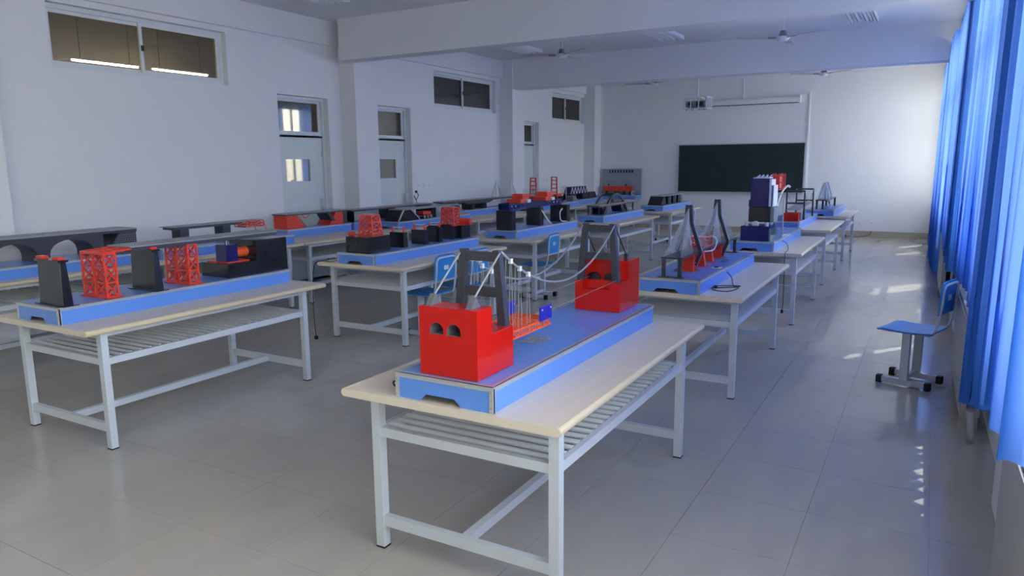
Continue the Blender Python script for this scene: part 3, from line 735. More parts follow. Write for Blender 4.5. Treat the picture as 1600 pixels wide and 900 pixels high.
# ---- A2: cable-stayed bridge, bent dark pylons
X0, Y0 = -1.768, 4.86
t = model('cable_stayed_model', 'dark cable-stayed bridge model with two bent pylons and red trusses', X0, Y0)
xl_, xr_ = LX(-1.61), LX(-1.46); xm = (xl_+xr_)/2
box('deck', 'charcoal', xl_, xr_, LY(4.90), LY(5.98), LZ(.975), LZ(.988), t)
box('deck', 'charcoal', xl_, xr_, LY(6.0), LY(6.56), LZ(.965), LZ(.978), t)
for y, xx in ((4.905, (xl_+.005, xr_-.03)), (6.535, (xr_-.03, xl_+.005))):
    box('foot_plate', 'charcoal', xl_-.02, xr_+.01, LY(y-.02), LY(y+.04), .102, .106, t)
    for x in xx: box('post', 'charcoal', x, x+.025, LY(y), LY(y+.02), .106, LZ(.975), t)
for (yy, zt_) in ((5.30, 1.33), (6.12, 1.333)):
    for s, x in ((-1, xl_-.005), (1, xr_+.012)):
        xt = xm + s*.012
        g = MB(); path = [(x - s*.045, LZ(.845)), (x + s*.01, LZ(.985)), (xm + s*.022, LZ(1.20)), (xt, LZ(zt_))]
        for (x0_, z0_), (x1_, z1_) in zip(path, path[1:]): g.bar((x0_, LY(yy), z0_), (x1_, LY(yy), z1_), .0125)
        g.build('pylon_leg', 'charcoal', t)
    MB().bar((xm, LY(yy), .1015), (xm, LY(yy), .105), .095, 20).build('pylon_base', 'grey', t)
    for k in range(9):
        z = LZ(zt_-.02-.014*k); d = .38-.036*k
        for sy in (-1, 1):
            ye = yy + sy*d
            if ye > 6.55: continue
            for x in (xl_+.012, xr_-.012): MB().bar((xm, LY(yy), z), (x, LY(ye), LZ(.985)), .0013, 4).build('stay_cable', 'stay', t)
for (y, xa_, xb_, zz) in ((5.26, -1.57, -1.475, .970), (6.11, -1.555, -1.485, .962)):
    lattice(MB(), LX(xa_), LX(xb_), LY(y-.03), LY(y+.06), .102, LZ(zz), .006, 2, 0).box(LX(xa_)+.004, LX(xb_)-.004, LY(y-.026), LY(y+.056), .104, LZ(zz)-.004).build('truss_pier', 'red_paint', t)
for (y, xc) in ((5.54, -1.50), (5.83, -1.515)):
    MB().prism([(LX(xc-.04), .106), (LX(xc+.03), .106), (LX(xc+.012), LZ(.965)), (LX(xc-.05), LZ(.965)), (LX(xc-.055), LZ(.94))], 'y', LY(y), LY(y+.04)).build('truss_leg', 'red_paint', t)
    box('leg_plate', 'red_paint', LX(xc-.06), LX(xc+.05), LY(y-.015), LY(y+.055), .102, .106, t)
lattice(MB(), LX(-1.60), LX(-1.49), LY(5.55), LY(5.80), LZ(.99), LZ(1.06), .005, 1, 0).build('deck_crane', 'red_paint', t)
MB().bar((LX(-1.60), LY(5.62), LZ(1.065)), (LX(-1.44), LY(5.62), LZ(1.065)), .010, 8).build('crane_roller', 'chrome', t)
MB().tube(catmull([(LX(-1.445), LY(5.66), LZ(1.07)), (LX(-1.43), LY(5.72), LZ(1.03)), (LX(-1.45), LY(5.70), LZ(.96)), (LX(-1.50), LY(5.6), LZ(.955))]), .006, 6).build('crane_arc', 'white', t, smooth=True)
box('switch_plate', 'white', LX(-1.41), LX(-1.345), LY(5.49), LY(5.57), .102, .105, t); box('rocker', 'cable', LX(-1.395), LX(-1.365), LY(5.51), LY(5.55), .105, .109, t)
for k in range(4): box('caption_line', 'charcoal', LX(-1.44+.012*k), LX(-1.435+.012*k), LY(5.85), LY(6.05), .1021, .1025, t)
loop_cable(t, catmull([(.452, .75, .06), (.50, .70, .03), (.56, .50, .004), (.62, .40, .004), (.58, .22, .004), (.47, .26, .004), (.46, .42, .004), (.60, .48, .006), (.60, .44, .004), (.475, .33, .006)]), .0035)

# ---- A3: tall navy machine
X0, Y0 = -1.775, 7.57
t = model('segment_tower_model', 'tall navy box tower model with red frame on top', X0, Y0)
box('plinth', 'navy', LX(-1.664), LX(-1.39), LY(7.60), LY(7.98), .102, LZ(.992), t, .003)
box('plinth_side', 'grey', LX(-1.389), LX(-1.375), LY(7.62), LY(7.96), .102, LZ(.97), t)
for (x, y) in ((-1.62, 7.66), (-1.42, 7.66), (-1.42, 7.9), (-1.62, 7.9)):
    MB().bar((LX(x), LY(y), LZ(.992)), (LX(x), LY(y), LZ(1.03)), .018, 10).build('support_can', 'alu', t)
MB().bar((LX(-1.53), LY(7.63), LZ(1.012)), (LX(-1.53), LY(7.67), LZ(1.012)), .030, 14).build('gauge', 'white', t); box('gauge_bed', 'red_paint', LX(-1.555), LX(-1.505), LY(7.63), LY(7.68), LZ(.992), LZ(1.0), t)
box('lower_box', 'black', LX(-1.623), LX(-1.41), LY(7.75), LY(7.99), LZ(1.025), LZ(1.178), t, .003)
box('lower_side', 'grey', LX(-1.409), LX(-1.375), LY(7.76), LY(7.98), LZ(1.025), LZ(1.178), t)
box('upper_box', 'navy', LX(-1.613), LX(-1.43), LY(7.75), LY(7.99), LZ(1.18), LZ(1.468), t, .003)
box('upper_shelf', 'navy', LX(-1.628), LX(-1.613), LY(7.76), LY(7.98), LZ(1.18), LZ(1.25), t)
for (x, w_) in ((-1.4295, .022), (-1.395, .012)): box('white_rail', 'white', LX(x), LX(x+w_), LY(7.76), LY(7.97), LZ(1.185), LZ(1.46 if w_ > .02 else 1.40), t)
box('rail_plate', 'navy', LX(-1.407), LX(-1.396), LY(7.77), LY(7.96), LZ(1.185), LZ(1.40), t)
box('top_tray', 'white', LX(-1.60), LX(-1.44), LY(7.80), LY(8.0), LZ(1.469), LZ(1.478), t)
for k in range(4): MB().bar((LX(-1.57+.04*k), LY(7.86), LZ(1.478)), (LX(-1.57+.04*k), LY(7.96), LZ(1.495)), .010, 8).build('tray_fitting', 'chrome', t)
rf = MB()
for x in (-1.44, -1.38, -1.345):
    for y in (7.99, 8.12): rf.bar((LX(x), LY(y), LZ(1.36)), (LX(x), LY(y), LZ(1.515)), .006)
rf.box(LX(-1.445), LX(-1.375), LY(7.99), LY(8.12), LZ(1.345), LZ(1.50))
for z in (1.36, 1.42, 1.49):
    for y in (7.99, 8.12): rf.bar((LX(-1.44), LY(y), LZ(z)), (LX(-1.345), LY(y), LZ(z)), .0055)
rf.build('red_frame', 'red_paint', t)
box('red_bracket', 'grey', LX(-1.44), LX(-1.40), LY(7.98), LY(8.0), LZ(1.0), LZ(1.36), t)
MB().tube(catmull([(LX(-1.40), LY(8.02), LZ(1.12)), (LX(-1.385), LY(8.05), LZ(1.24)), (LX(-1.35), LY(8.08), LZ(1.34)), (LX(-1.31), LY(8.1), LZ(1.385)), (LX(-1.285), LY(8.1), LZ(1.37))]), .011, 8).build('curved_hose', 'white', t, smooth=True)
MB().bar((LX(-1.34), LY(8.1), .102), (LX(-1.34), LY(8.1), LZ(1.24)), .006, 8).build('thin_post', 'alu', t)
box('clear_side', 'glass', LX(-1.374), LX(-1.370), LY(7.62), LY(7.96), .102, LZ(1.0), t)
for k in range(3): box('fitting', 'white', LX(-1.37+.02*k), LX(-1.345+.02*k), LY(8.2+.05*k), LY(8.26+.05*k), .102, .118, t)
t = thing('power_cord', 'black power cord hanging off the table with the navy tower', 'cord', (X0, Y0, ZT))
loop_cable(t, catmull([(.452, .45, .07), (.50, .44, .05), (.54, .30, .006), (.56, .10, .004), (.57, -.04, .006), (.575, -.10, -.03), (.58, -.115, -.2), (.585, -.12, -.45), (.58, -.12, -.56)]), .0035)

# ---- A4: dark frames and red block
X0, Y0 = -1.94, 10.28
t = model('frame_bridge_model', 'model with tall dark ladder frames and a red block', X0, Y0)
box('block', 'red', LX(-1.70), LX(-1.51), LY(10.31), LY(10.50), .102, LZ(.955), t, .003)
for y in (10.62, 11.45):
    for x in (-1.72, -1.49):
        MB().hexa([(LX(x)-.012, LY(y)-.014, .102), (LX(x)+.014, LY(y)-.014, .102), (LX(x)+.014, LY(y)+.014, .102), (LX(x)-.012, LY(y)+.014, .102), (LX(x)-.008, LY(y)-.01, LZ(1.245)), (LX(x)+.008, LY(y)-.01, LZ(1.245)), (LX(x)+.008, LY(y)+.01, LZ(1.245)), (LX(x)-.008, LY(y)+.01, LZ(1.245))]).build('frame_leg', 'charcoal', t)
    for z in (1.07, 1.235): MB().box(LX(-1.72), LX(-1.49), LY(y)-.01, LY(y)+.01, LZ(z)-.012, LZ(z)+.012).build('frame_bar', 'charcoal', t)
MB().hexa([(LX(-1.70), LY(10.5), LZ(.98)), (LX(-1.52), LY(10.5), LZ(.98)), (LX(-1.52), LY(11.6), LZ(1.03)), (LX(-1.70), LY(11.6), LZ(1.03)), (LX(-1.70), LY(10.5), LZ(.99)), (LX(-1.52), LY(10.5), LZ(.99)), (LX(-1.52), LY(11.6), LZ(1.04)), (LX(-1.70), LY(11.6), LZ(1.04))]).build('deck', 'deck', t)
for x in (-1.72, -1.49):
    pts = [(LX(x), LY(10.62+.83*k/12), LZ(1.24-.16*(1-(2*k/12-1)**2))) for k in range(13)]
    MB().tube(pts, .004, 6).build('main_cable', 'wire', t)

# ---- A5: white A frames
X0, Y0 = -1.80, 12.96
t = model('a_frame_model', 'model with white A-frames standing on a dark deck', X0, Y0)
box('deck', 'charcoal', LX(-1.66), LX(-1.47), LY(13.02), LY(14.25), LZ(.985), LZ(1.0), t)
for (x, y) in ((-1.65, 13.03), (-1.56, 13.05), (-1.50, 14.2), (-1.64, 14.2)): box('post', 'charcoal', LX(x), LX(x+.03), LY(y), LY(y+.03), .102, LZ(.985), t)
for y in (13.35, 13.75):
    g = MB()
    for s in (-1, 1):
        g.bar((LX(-1.565)+s*.085, LY(y), LZ(1.0)), (LX(-1.565)+s*.006, LY(y), LZ(1.28)), .013)
        g.bar((LX(-1.565)+s*.005, LY(y), LZ(1.27)), (LX(-1.565)+s*.005, LY(y+.17), LZ(1.0)), .010).bar((LX(-1.565)+s*.005, LY(y), LZ(1.27)), (LX(-1.565)+s*.005, LY(y-.17), LZ(1.0)), .010)
    g.build('a_frame', 'white', t)
MB().bar((LX(-1.48), LY(13.5), LZ(.9)), (LX(-1.55), LY(13.7), LZ(1.0)), .012).build('strut', 'white', t); MB().bar((LX(-1.48), LY(13.6), .102), (LX(-1.50), LY(13.5), LZ(.99)), .012).build('strut', 'white', t)

# ------------------------------------------------------------------ wall row models
X0, Y0 = -6.96, 2.35
t = model('stone_arch_model', 'dark stone arch bridge model at the end of the wall row', X0, Y0, wd=.5, ln=1.9)
xl_, xr_ = LX(-6.85), LX(-6.58)
box('deck', 'deck', xl_-.02, xr_+.02, LY(2.38), LY(4.22), LZ(1.06), LZ(1.07), t); box('deck_edge', 'charcoal', xl_-.018, xr_+.018, LY(2.38), LY(4.22), LZ(1.035), LZ(1.06), t)
ab = MB()
def arch_row(y0, y1, z0, zs, zt, n=10):
    r = (y1-y0)/2; c = (y0+y1)/2
    for k in range(n):
        a0, a1 = math.pi*(1-k/n), math.pi*(1-(k+1)/n)
        p0 = (LY(c+r*math.cos(a0)), LZ(zs+(zt-.02-zs)*math.sin(a0))); p1 = (LY(c+r*math.cos(a1)), LZ(zs+(zt-.02-zs)*math.sin(a1)))
        ab.hexa([(xl_,p0[0],p0[1]),(xr_,p0[0],p0[1]),(xr_,p1[0],p1[1]),(xl_,p1[0],p1[1]),(xl_,p0[0],LZ(zt)),(xr_,p0[0],LZ(zt)),(xr_,p1[0],LZ(zt)),(xl_,p1[0],LZ(zt))])
for (a, b) in ((2.52, 2.86), (2.96, 3.32), (3.42, 3.80)): arch_row(a, b, .84, .90, 1.036)
ab.build('arch_ring', 'charcoal', t)
for y in (2.42, 2.86, 3.32, 3.80): box('pier', 'charcoal', xl_, xr_, LY(y), LY(y+.10), .102, LZ(1.036), t)
MB().prism([(LY(3.92), .102), (LY(4.22), .102), (LY(4.22), LZ(1.036)), (LY(4.05), LZ(1.036))], 'x', xl_, xr_).build('abutment', 'charcoal', t)
mb = MB()
for k in range(9):
    mb.bar((xr_+.004, LY(3.95+.03*k), .104), (xr_+.004, LY(4.07+.016*k), LZ(1.03)), .002).bar((xr_+.004, LY(3.94+.012*k), .11+.02*k), (xr_+.004, LY(4.22), .11+.02*k), .002)
mb.build('mesh_screen', 'grey', t)

X0, Y0 = -6.95, 4.38
t = model('thin_girder_model', 'thin black girder model on two square posts', X0, Y0, wd=.5, ln=1.72)
xl_, xr_ = LX(-6.80), LX(-6.62)
box('deck', 'deck', xl_, xr_, LY(4.62), LY(5.80), LZ(1.03), LZ(1.037), t); box('girder', 'charcoal', xl_+.01, xr_-.002, LY(4.65), LY(5.45), LZ(1.005), LZ(1.03), t)
for y in (4.74, 5.26): box('post', 'charcoal', xl_+.02, xr_-.02, LY(y), LY(y+.10), .102, LZ(1.006), t)
lattice(MB(), xl_, xr_, LY(5.55), LY(5.80), LZ(.965), LZ(1.03), .004, 2).build('red_lattice', 'red_paint', t)
MB().bar((xr_, LY(5.80), LZ(1.03)), (xr_, LY(5.86), .102), .003).build('prop', 'red_paint', t)
MB().bar((xl_, LY(5.80), LZ(1.03)), (xl_, LY(5.86), .102), .003).build('prop', 'red_paint', t)

X0, Y0 = -7.32, 6.50
t = model('red_abutment_model', 'girder model resting on two red abutments against the wall', X0, Y0, wd=.33, ln=1.17)
xl_, xr_ = LX(-7.26), LX(-7.03)
MB().prism([(LY(6.53), .102), (LY(6.82), .102), (LY(6.70), LZ(1.02)), (LY(6.53), LZ(1.02))], 'x', xl_, xr_).build('abutment', 'red_paint', t)
MB().prism([(LY(7.28), .102), (LY(7.55), .102), (LY(7.55), LZ(1.02)), (LY(7.42), LZ(1.02))], 'x', xl_, xr_).build('abutment', 'red_paint', t)
MB().prism([(LY(7.24), LZ(1.02)), (LY(7.30), LZ(1.02)), (LY(7.40), LZ(.90)), (LY(7.34), LZ(.89))], 'x', xl_+.02, xr_+.004).build('strut', 'charcoal', t)
box('end_block', 'charcoal', xl_, xr_, LY(7.56), LY(7.63), .102, LZ(1.02), t)
box('deck', 'deck', xl_-.01, xr_+.01, LY(6.50), LY(7.66), LZ(1.028), LZ(1.034), t); box('girder', 'charcoal', xl_, xr_+.006, LY(6.51), LY(7.65), LZ(1.012), LZ(1.028), t)
mb = MB()
for k in range(6): mb.bar((xr_+.004, LY(6.71+.02*k), LZ(1.01-.03*k)), (xr_+.004, LY(6.86), .105), .002)
mb.bar((xr_, LY(6.80), LZ(1.012)), (xr_, LY(6.83), LZ(.97)), .004).bar((xr_, LY(6.92), LZ(1.012)), (xr_, LY(6.88), LZ(.97)), .004).bar((xr_, LY(6.83), LZ(.97)), (xr_, LY(6.88), LZ(.97)), .004)
mb.build('mesh_screen', 'red_paint', t)

X0, Y0 = -7.32, 7.72
t = model('beam_bridge_model', 'black beam bridge model in front of the wall column', X0, Y0, wd=.33, ln=2.0)
xl_, xr_ = LX(-7.26), LX(-7.05)
box('deck', 'deck', xl_-.01, xr_+.01, LY(7.74), LY(9.7), LZ(1.012), LZ(1.018), t); box('girder', 'charcoal', xl_, xr_+.004, LY(7.76), LY(9.68), LZ(.992), LZ(1.012), t)
for (y, d) in ((7.78, .02), (8.58, .13), (9.5, .12)): box('pier', 'black', xl_, xr_, LY(y), LY(y+d), .102, LZ(.993), t)

X0, Y0 = -6.97, 8.06
t = model('slanted_abutment_model', 'model with slanted black abutment and grey deck, small red machine below', X0, Y0, wd=.5, ln=1.85)
xl_, xr_ = LX(-6.78), LX(-6.52)
MB().prism([(LY(8.12), .102), (LY(8.62), .102), (LY(8.42), LZ(.995)), (LY(8.24), LZ(.995))], 'x', xl_, xr_).build('abutment', 'black', t)
for y in (8.12, 8.62): MB().bar((xr_+.004, LY(y), .104), (xr_+.004, LY(8.24 if y < 8.3 else 8.42), LZ(.995)), .008).build('edge_strip', 'alu', t)
box('deck', 'deck', xl_, xr_+.01, LY(8.22), LY(9.70), LZ(.995), LZ(1.008), t)
box('pier', 'black', xl_, xr_-.05, LY(9.0), LY(9.10), .102, LZ(.995), t)
box('hanger_plate', 'charcoal', xl_, xr_+.005, LY(9.62), LY(9.68), LZ(.94), LZ(.995), t)
mc = box('machine', 'red_paint', LX(-6.66), LX(-6.53), LY(8.72), LY(8.92), LZ(.905), LZ(.95), t, .003)
for (y) in (8.74, 8.82, 8.90): MB().bar((LX(-6.67), LY(y), LZ(.875)), (LX(-6.515), LY(y), LZ(.875)), .028, 12).build('wheel', 'chrome', t)
box('machine_bed', 'black', LX(-6.68), LX(-6.52), LY(8.70), LY(8.94), .102, LZ(.86), t)
mb = MB()
for k in range(10): mb.bar((xr_-.2+.02*k, LY(9.68), LZ(.99)), (xr_-.25+.03*k, LY(9.86), .104), .002)
mb.hexa([(xl_+.02, LY(9.70), .102), (xr_-.02, LY(9.70), .102), (xr_+.02, LY(9.88), .102), (xl_-.02, LY(9.88), .102), (xl_+.04, LY(9.69), LZ(.96)), (xr_-.04, LY(9.69), LZ(.96)), (xr_-.04, LY(9.70), LZ(.96)), (xl_+.04, LY(9.70), LZ(.96))]).build('cable_fan', 'grey', t)

X0, Y0 = -7.34, 9.96
t = model('white_pylon_model', 'long black deck model with two slim white pylons by the wall', X0, Y0, wd=.34, ln=2.65)
xl_, xr_ = LX(-7.26), LX(-7.05)
box('deck', 'deck', xl_-.01, xr_+.01, LY(9.98), LY(12.55), LZ(1.012), LZ(1.018), t)
MB().prism([(LY(9.98), LZ(.995)), (LY(10.2), LZ(.965)), (LY(10.6), LZ(.985)), (LY(10.75), LZ(.94)), (LY(11.45), LZ(.94)), (LY(11.6), LZ(.985)), (LY(12.55), LZ(.992)), (LY(12.55), LZ(1.012)), (LY(9.98), LZ(1.012))], 'x', xl_, xr_).build('girder', 'charcoal', t)
for y in (10.82, 11.22): box('pier', 'black', xl_+.01, xr_-.005, LY(y), LY(y+.14), .102, LZ(.945), t)
for y in (11.88, 12.44):
    p = MB().bar(((xl_+xr_)/2, LY(y), LZ(1.018)), ((xl_+xr_)/2, LY(y), LZ(1.335)), .022, 4, .010).build('pylon', 'white', t)
    for k in range(5):
        for s in (-1, 1): MB().bar(((xl_+xr_)/2, LY(y), LZ(1.32-.03*k)), ((xl_+xr_)/2, LY(y)+s*(.24-.03*k), LZ(1.02)), .0018, 4).build('stay_cable', 'stay', t)
    for s in (-1, 1): MB().prism([(LY(y), LZ(1.31)), (LY(y)+s*.02, LZ(1.31)), (LY(y)+s*.21, LZ(1.02)), (LY(y)+s*.16, LZ(1.02))], 'x', (xl_+xr_)/2-.002, (xl_+xr_)/2+.002).build('stay_web', 'web', t)

X0, Y0 = -6.99, 12.25
t = model('red_ladder_model', 'model with two tall red ladder towers and white masts', X0, Y0, wd=.5, ln=1.9)
for y in (12.68, 13.60):
    g = MB()
    for x in (-6.87, -6.72): g.bar((LX(x), LY(y), .102), (LX(x+(.02 if x < -6.8 else -.02)), LY(y), LZ(1.365)), .011)
    for z in (1.05, 1.13, 1.21, 1.29, 1.355): g.bar((LX(-6.86), LY(y), LZ(z)), (LX(-6.73), LY(y), LZ(z)), .009)
    g.build('ladder_tower', 'red_paint', t)
    box('tower_block', 'red_paint', LX(-6.92), LX(-6.68), LY(y-.10), LY(y+.12), LZ(.96), LZ(1.0), t, .003)
box('deck', 'red_paint', LX(-6.88), LX(-6.72), LY(12.35), LY(13.95), LZ(1.0), LZ(1.015), t)
for y in (12.45, 12.68, 13.6, 13.85): box('pier', 'charcoal', LX(-6.88), LX(-6.72), LY(y-.04), LY(y+.04), .102, LZ(.962), t)
for y in (12.95, 13.25, 13.98): MB().bar((LX(-6.70), LY(y), .102), (LX(-6.70), LY(y), LZ(1.16)), .010, 6, .006).build('mast', 'white', t)
for y in (12.4, 13.75):
    mb = MB()
    for k in range(3): mb.bar((LX(-6.72), LY(y+.1*k), LZ(1.0)), (LX(-6.72), LY(y+.1*k+.05), LZ(1.17)), .002).bar((LX(-6.72), LY(y+.1*k+.1), LZ(1.0)), (LX(-6.72), LY(y+.1*k+.05), LZ(1.17)), .002)
    mb.build('wire_truss', 'wire', t)
MB().prism([(LY(13.90), .102), (LY(14.14), .102), (LY(14.02), LZ(.955)), (LY(13.90), LZ(.955))], 'x', LX(-6.66), LX(-6.50)).build('grey_ramp', 'grey', t)

X0, Y0 = -7.12, 14.25
t = model('navy_truss_model', 'model with a navy and white truss on black blocks', X0, Y0, wd=.42, ln=1.75)
box('block', 'black', LX(-6.98), LX(-6.80), LY(14.42), LY(14.72), .102, LZ(.965), t); box('block', 'black', LX(-6.98), LX(-6.80), LY(15.05), LY(15.35), .102, LZ(.965), t)
MB().prism([(LY(15.38), .102), (LY(15.85), .102), (LY(15.75), LZ(.985)), (LY(15.38), LZ(.985))], 'x', LX(-6.98), LX(-6.80)).build('wedge', 'black', t)
MB().prism([(LY(14.40), LZ(.968)), (LY(15.40), LZ(.968)), (LY(15.28), LZ(1.125)), (LY(14.52), LZ(1.125))], 'x', LX(-6.97), LX(-6.815)).build('truss_body', 'navy', t)
for k in range(6):
    y = 14.46+.15*k; g = MB().bar((LX(-6.812), LY(y), LZ(.975)), (LX(-6.812), LY(y+.07), LZ(1.115)), .006).bar((LX(-6.812), LY(y+.14), LZ(.975)), (LX(-6.812), LY(y+.07), LZ(1.115)), .006); g.build('truss_diagonal', 'white', t)

X0, Y0 = -7.31, 17.0
t = model('display_board_model', 'upright grey display board with title strip and red beam below', X0, Y0, wd=1.05, ln=.40)
box('board', 'panel_grey', .0, 1.05, .36, .39, .1, LZ(1.485), t, .003)
box('board_edge', 'alu', 1.05, 1.06, .355, .395, .1, LZ(1.49), t); box('board_edge', 'alu', -.01, .0, .355, .395, .1, LZ(1.49), t)
ts = box('title_strip', 'cable', .20, .84, .352, .361, LZ(1.39), LZ(1.455), t)
for k in range(8):
    x = .235 + .075*k; g = MB()
    g.box(x, x+.036, .348, .353, LZ(1.437), LZ(1.442)).box(x+.004, x+.032, .348, .353, LZ(1.42), LZ(1.425)).box(x, x+.036, .348, .353, LZ(1.403), LZ(1.408))
    if k % 2: g.box(x+.015, x+.021, .348, .353, LZ(1.408), LZ(1.437))
    else: g.box(x+.003, x+.009, .348, .353, LZ(1.403), LZ(1.44)).box(x+.027, x+.033, .348, .353, LZ(1.403), LZ(1.44))
    g.build('title_character', 'white', ts)
box('red_beam', 'red_paint', .11, .86, .20, .30, LZ(.935), LZ(1.06), t, .003)
for x in (.22, .68):
    MB().bar((x, .28, LZ(1.06)), (x, .28, LZ(1.12)), .02, 8).build('jack', 'charcoal', t); box('jack_arm', 'charcoal', x-.04, x+.05, .27, .29, LZ(1.15), LZ(1.155), t); MB().bar((x, .28, LZ(1.12)), (x, .28, LZ(1.155)), .005, 6).build('jack_stem', 'alu', t)
for x in (.16, .40, .62, .78): box('beam_stand', 'charcoal', x, x+.05, .22, .28, .102, LZ(.935), t)
g = MB()
for k in range(17):
    a0, a1 = -2.2+4.4*k/17, -2.2+4.4*(k+1)/17
    g.bar((.93-.05*math.cos(a0), .15, .155+.05*math.sin(a0)), (.93-.05*math.cos(a1), .15, .155+.05*math.sin(a1)), .008)
g.build('white_ring', 'white', t)

# ------------------------------------------------------------------ chairs
def chair(label, loc, rz, group='blue student chairs'):
    """faces local -x (sitter looks to -x); backrest at +x"""
    t = thing('student_chair', label, 'chair', loc, rz, group)
    # seat
    bm = MB(); n = 8; rows = []
    for i in range(n+1):
        s = i/n; x = -.19 + .37*s; z = .43 - .012*math.sin(math.pi*s) + (.012 if s < .1 else 0)*-1
        rows.append((x, z))
    poly = rows + [(x, z-.012) for x, z in rows[::-1]]
    MB().prism(poly, 'y', -.185, .185).build('seat', 'chair_blue', t, .004)
    fr = MB()
    for y in (-.15, .15): fr.tube(catmull([(-.17, y, .41), (.10, y, .408), (.165, y, .415), (.195, y, .47), (.215, y, .62), (.222, y, .74)]), .0095, 8)
    fr.tube(catmull([(.222, -.15, .735), (.224, -.13, .765), (.225, -.08, .775), (.225, .08, .775), (.224, .13, .765), (.222, .15, .735)]), .0095, 8)
    fr.build('back_frame', 'chrome' if False else 'steel', t, smooth=True)
    bk = MB(); m_ = 10
    P = [(-.165, .56), (.165, .56), (.17, .60), (.17, .74), (.15, .785), (.10, .80), (-.10, .80), (-.15, .785), (-.17, .74), (-.17, .60)]
    A = [bk.bm.verts.new((.198+.05*(z-.56), y, z)) for y, z in P]; B = [bk.bm.verts.new((.208+.05*(z-.56), y, z)) for y, z in P]
    for i in range(m_): bk.bm.faces.new((A[i], A[(i+1)%m_], B[(i+1)%m_], B[i]))
    bk.bm.faces.new(A[::-1]); bk.bm.faces.new(B)
    b_ = bk.build('backrest', 'chair_blue', t)
    box('label_plate', 'white', .2175, .2195, -.035, .035, .655, .695, b_)
    for y in (-.13, .13):
        box('upright', 'steel', -.025, .03, y-.018, y+.018, .05, .41, t)
        rn = box('runner', 'steel', -.18, .17, y-.02, y+.02, .012, .052, t, .003)
        for x in (-.185, .145): box('rubber_foot', 'rubber', x, x+.04, y-.024, y+.024, 0, .056, rn, .004)
    box('cross_bar', 'steel', -.015, .02, -.112, .112, .05, .08, t)
    box('seat_bearer', 'steel', -.14, .14, -.15, .15, .398, .412, t)
    return t
chair('blue chair standing alone in the aisle by the radiator', (-.035, 6.01, 0), -.30)
chair('blue chair under the table of black blocks, farther from the blackboard', (-4.165, 5.62, 0), -.04)
chair('blue chair under the table of black blocks, closer to the blackboard', (-4.13, 6.17, 0), -.03)
chair('blue chair pushed under the table with the navy girder model', (-4.15, 7.87, 0), 0.03)
chair('chair between the black wedge model table and the back wall', (-4.86, 14.95, 0), 1.57)

# ------------------------------------------------------------------ back wall things
t = thing('blackboard', 'long dark green blackboard mounted on the back wall', 'blackboard', (-5.358, YB, .912))
Wb, Hb = 2.874, 1.142
box('board_surface', 'board', .02, Wb-.02, -.035, -.01, .03, Hb-.02, t)
MB().box(0, Wb, -.045, 0, 0, .03).box(0, Wb, -.045, 0, Hb-.02, Hb).box(0, .02, -.045, 0, .03, Hb-.02).box(Wb-.02, Wb, -.045, 0, .03, Hb-.02).build('board_frame', 'alu', t)
box('chalk_ledge', 'alu', .0, Wb, -.09, -.045, 0, .018, t)
t = thing('projection_screen', 'rolled-up white projection screen case above the blackboard', 'screen', (-4.62, YB, 2.92))
MB().prism([(-.12, 0), (-.01, 0), (0, .02), (0, .12), (-.03, .14), (-.10, .12), (-.12, .08)], 'x', 0, 1.95).build('case', 'white', t)
box('end_cap', 'white', 1.95, 1.985, -.125, .0, -.015, .15, t); box('end_cap', 'white', -.035, 0, -.125, .0, -.015, .15, t)
MB().bar((.02, -.07, -.008), (1.93, -.07, -.008), .008, 6).build('bottom_bar', 'cable', t)
MB().bar((.42, -.07, -.012), (.42, -.07, -.045), .006, 6).build('pull_hook', 'cable', t)
t = thing('projector', 'white projector in a steel cage hanging from the ceiling', 'projector', (-4.25, 15.0, 2.70))
g = MB(); x0_, x1_, y0_, y1_, z0_, z1_ = -.24, .24, -.20, .20, 0, .22
for x in (x0_, x1_):
    for y in (y0_, y1_): g.bar((x, y, z0_), (x, y, z1_), .009)
for z in (z0_, z1_):
    for y in (y0_, y1_): g.bar((x0_, y, z), (x1_, y, z), .009)
    for x in (x0_, x1_, -.08, .08): g.bar((x, y0_, z), (x, y1_, z), .009)
for x in (-.08, .08):
    for y in (y0_, y1_): g.bar((x, y, z0_), (x, y, z1_), .009)
for y in (-.07, .07): g.bar((x1_, y, z0_), (x1_, y, z1_), .009)
g.build('cage', 'white', t)
box('projector_body', 'grey', -.20, .20, -.16, .16, .03, .15, t, .01); MB().bar((-.10, -.16, .09), (-.10, -.19, .09), .04, 14).build('lens', 'cable', t); box('vent', 'dark', .02, .16, -.163, -.158, .05, .13, t)
box('cage_base', 'white', -.24, .24, -.20, .20, -.01, .004, t)
for x in (-.18, -.05, .08, .18): MB().bar((x, -.15, -.01), (x, -.15, -.03), .01, 6).build('bolt', 'cable', t)
MB().bar((0, 0, .22), (0, 0, ZC-2.70), .018, 8).build('ceiling_pole', 'white', t); MB().bar((0, 0, ZC-2.70-.03), (0, 0, ZC-2.70), .06, 12).build('ceiling_plate', 'white', t)
cp = MB().box(-2.475, -2.44, YB-.025, YB, .92, 3.12).box(-2.62, -2.475, YB-.025, YB, 3.095, 3.12).build('cable_conduit', 'white'); tag(cp, 'white cable conduit running down beside the blackboard', 'conduit')
cp = MB().box(-3.90, -3.88, YB-.02, YB, 3.06, 3.50).build('cable_conduit', 'white'); tag(cp, 'short white conduit dropping from the beam to the screen case', 'conduit')
cp = MB().box(XC, XC+.03, YB-.03, YB, 0, 3.50).build('cable_conduit', 'white'); tag(cp, 'white conduit in the corner behind the display board', 'conduit')
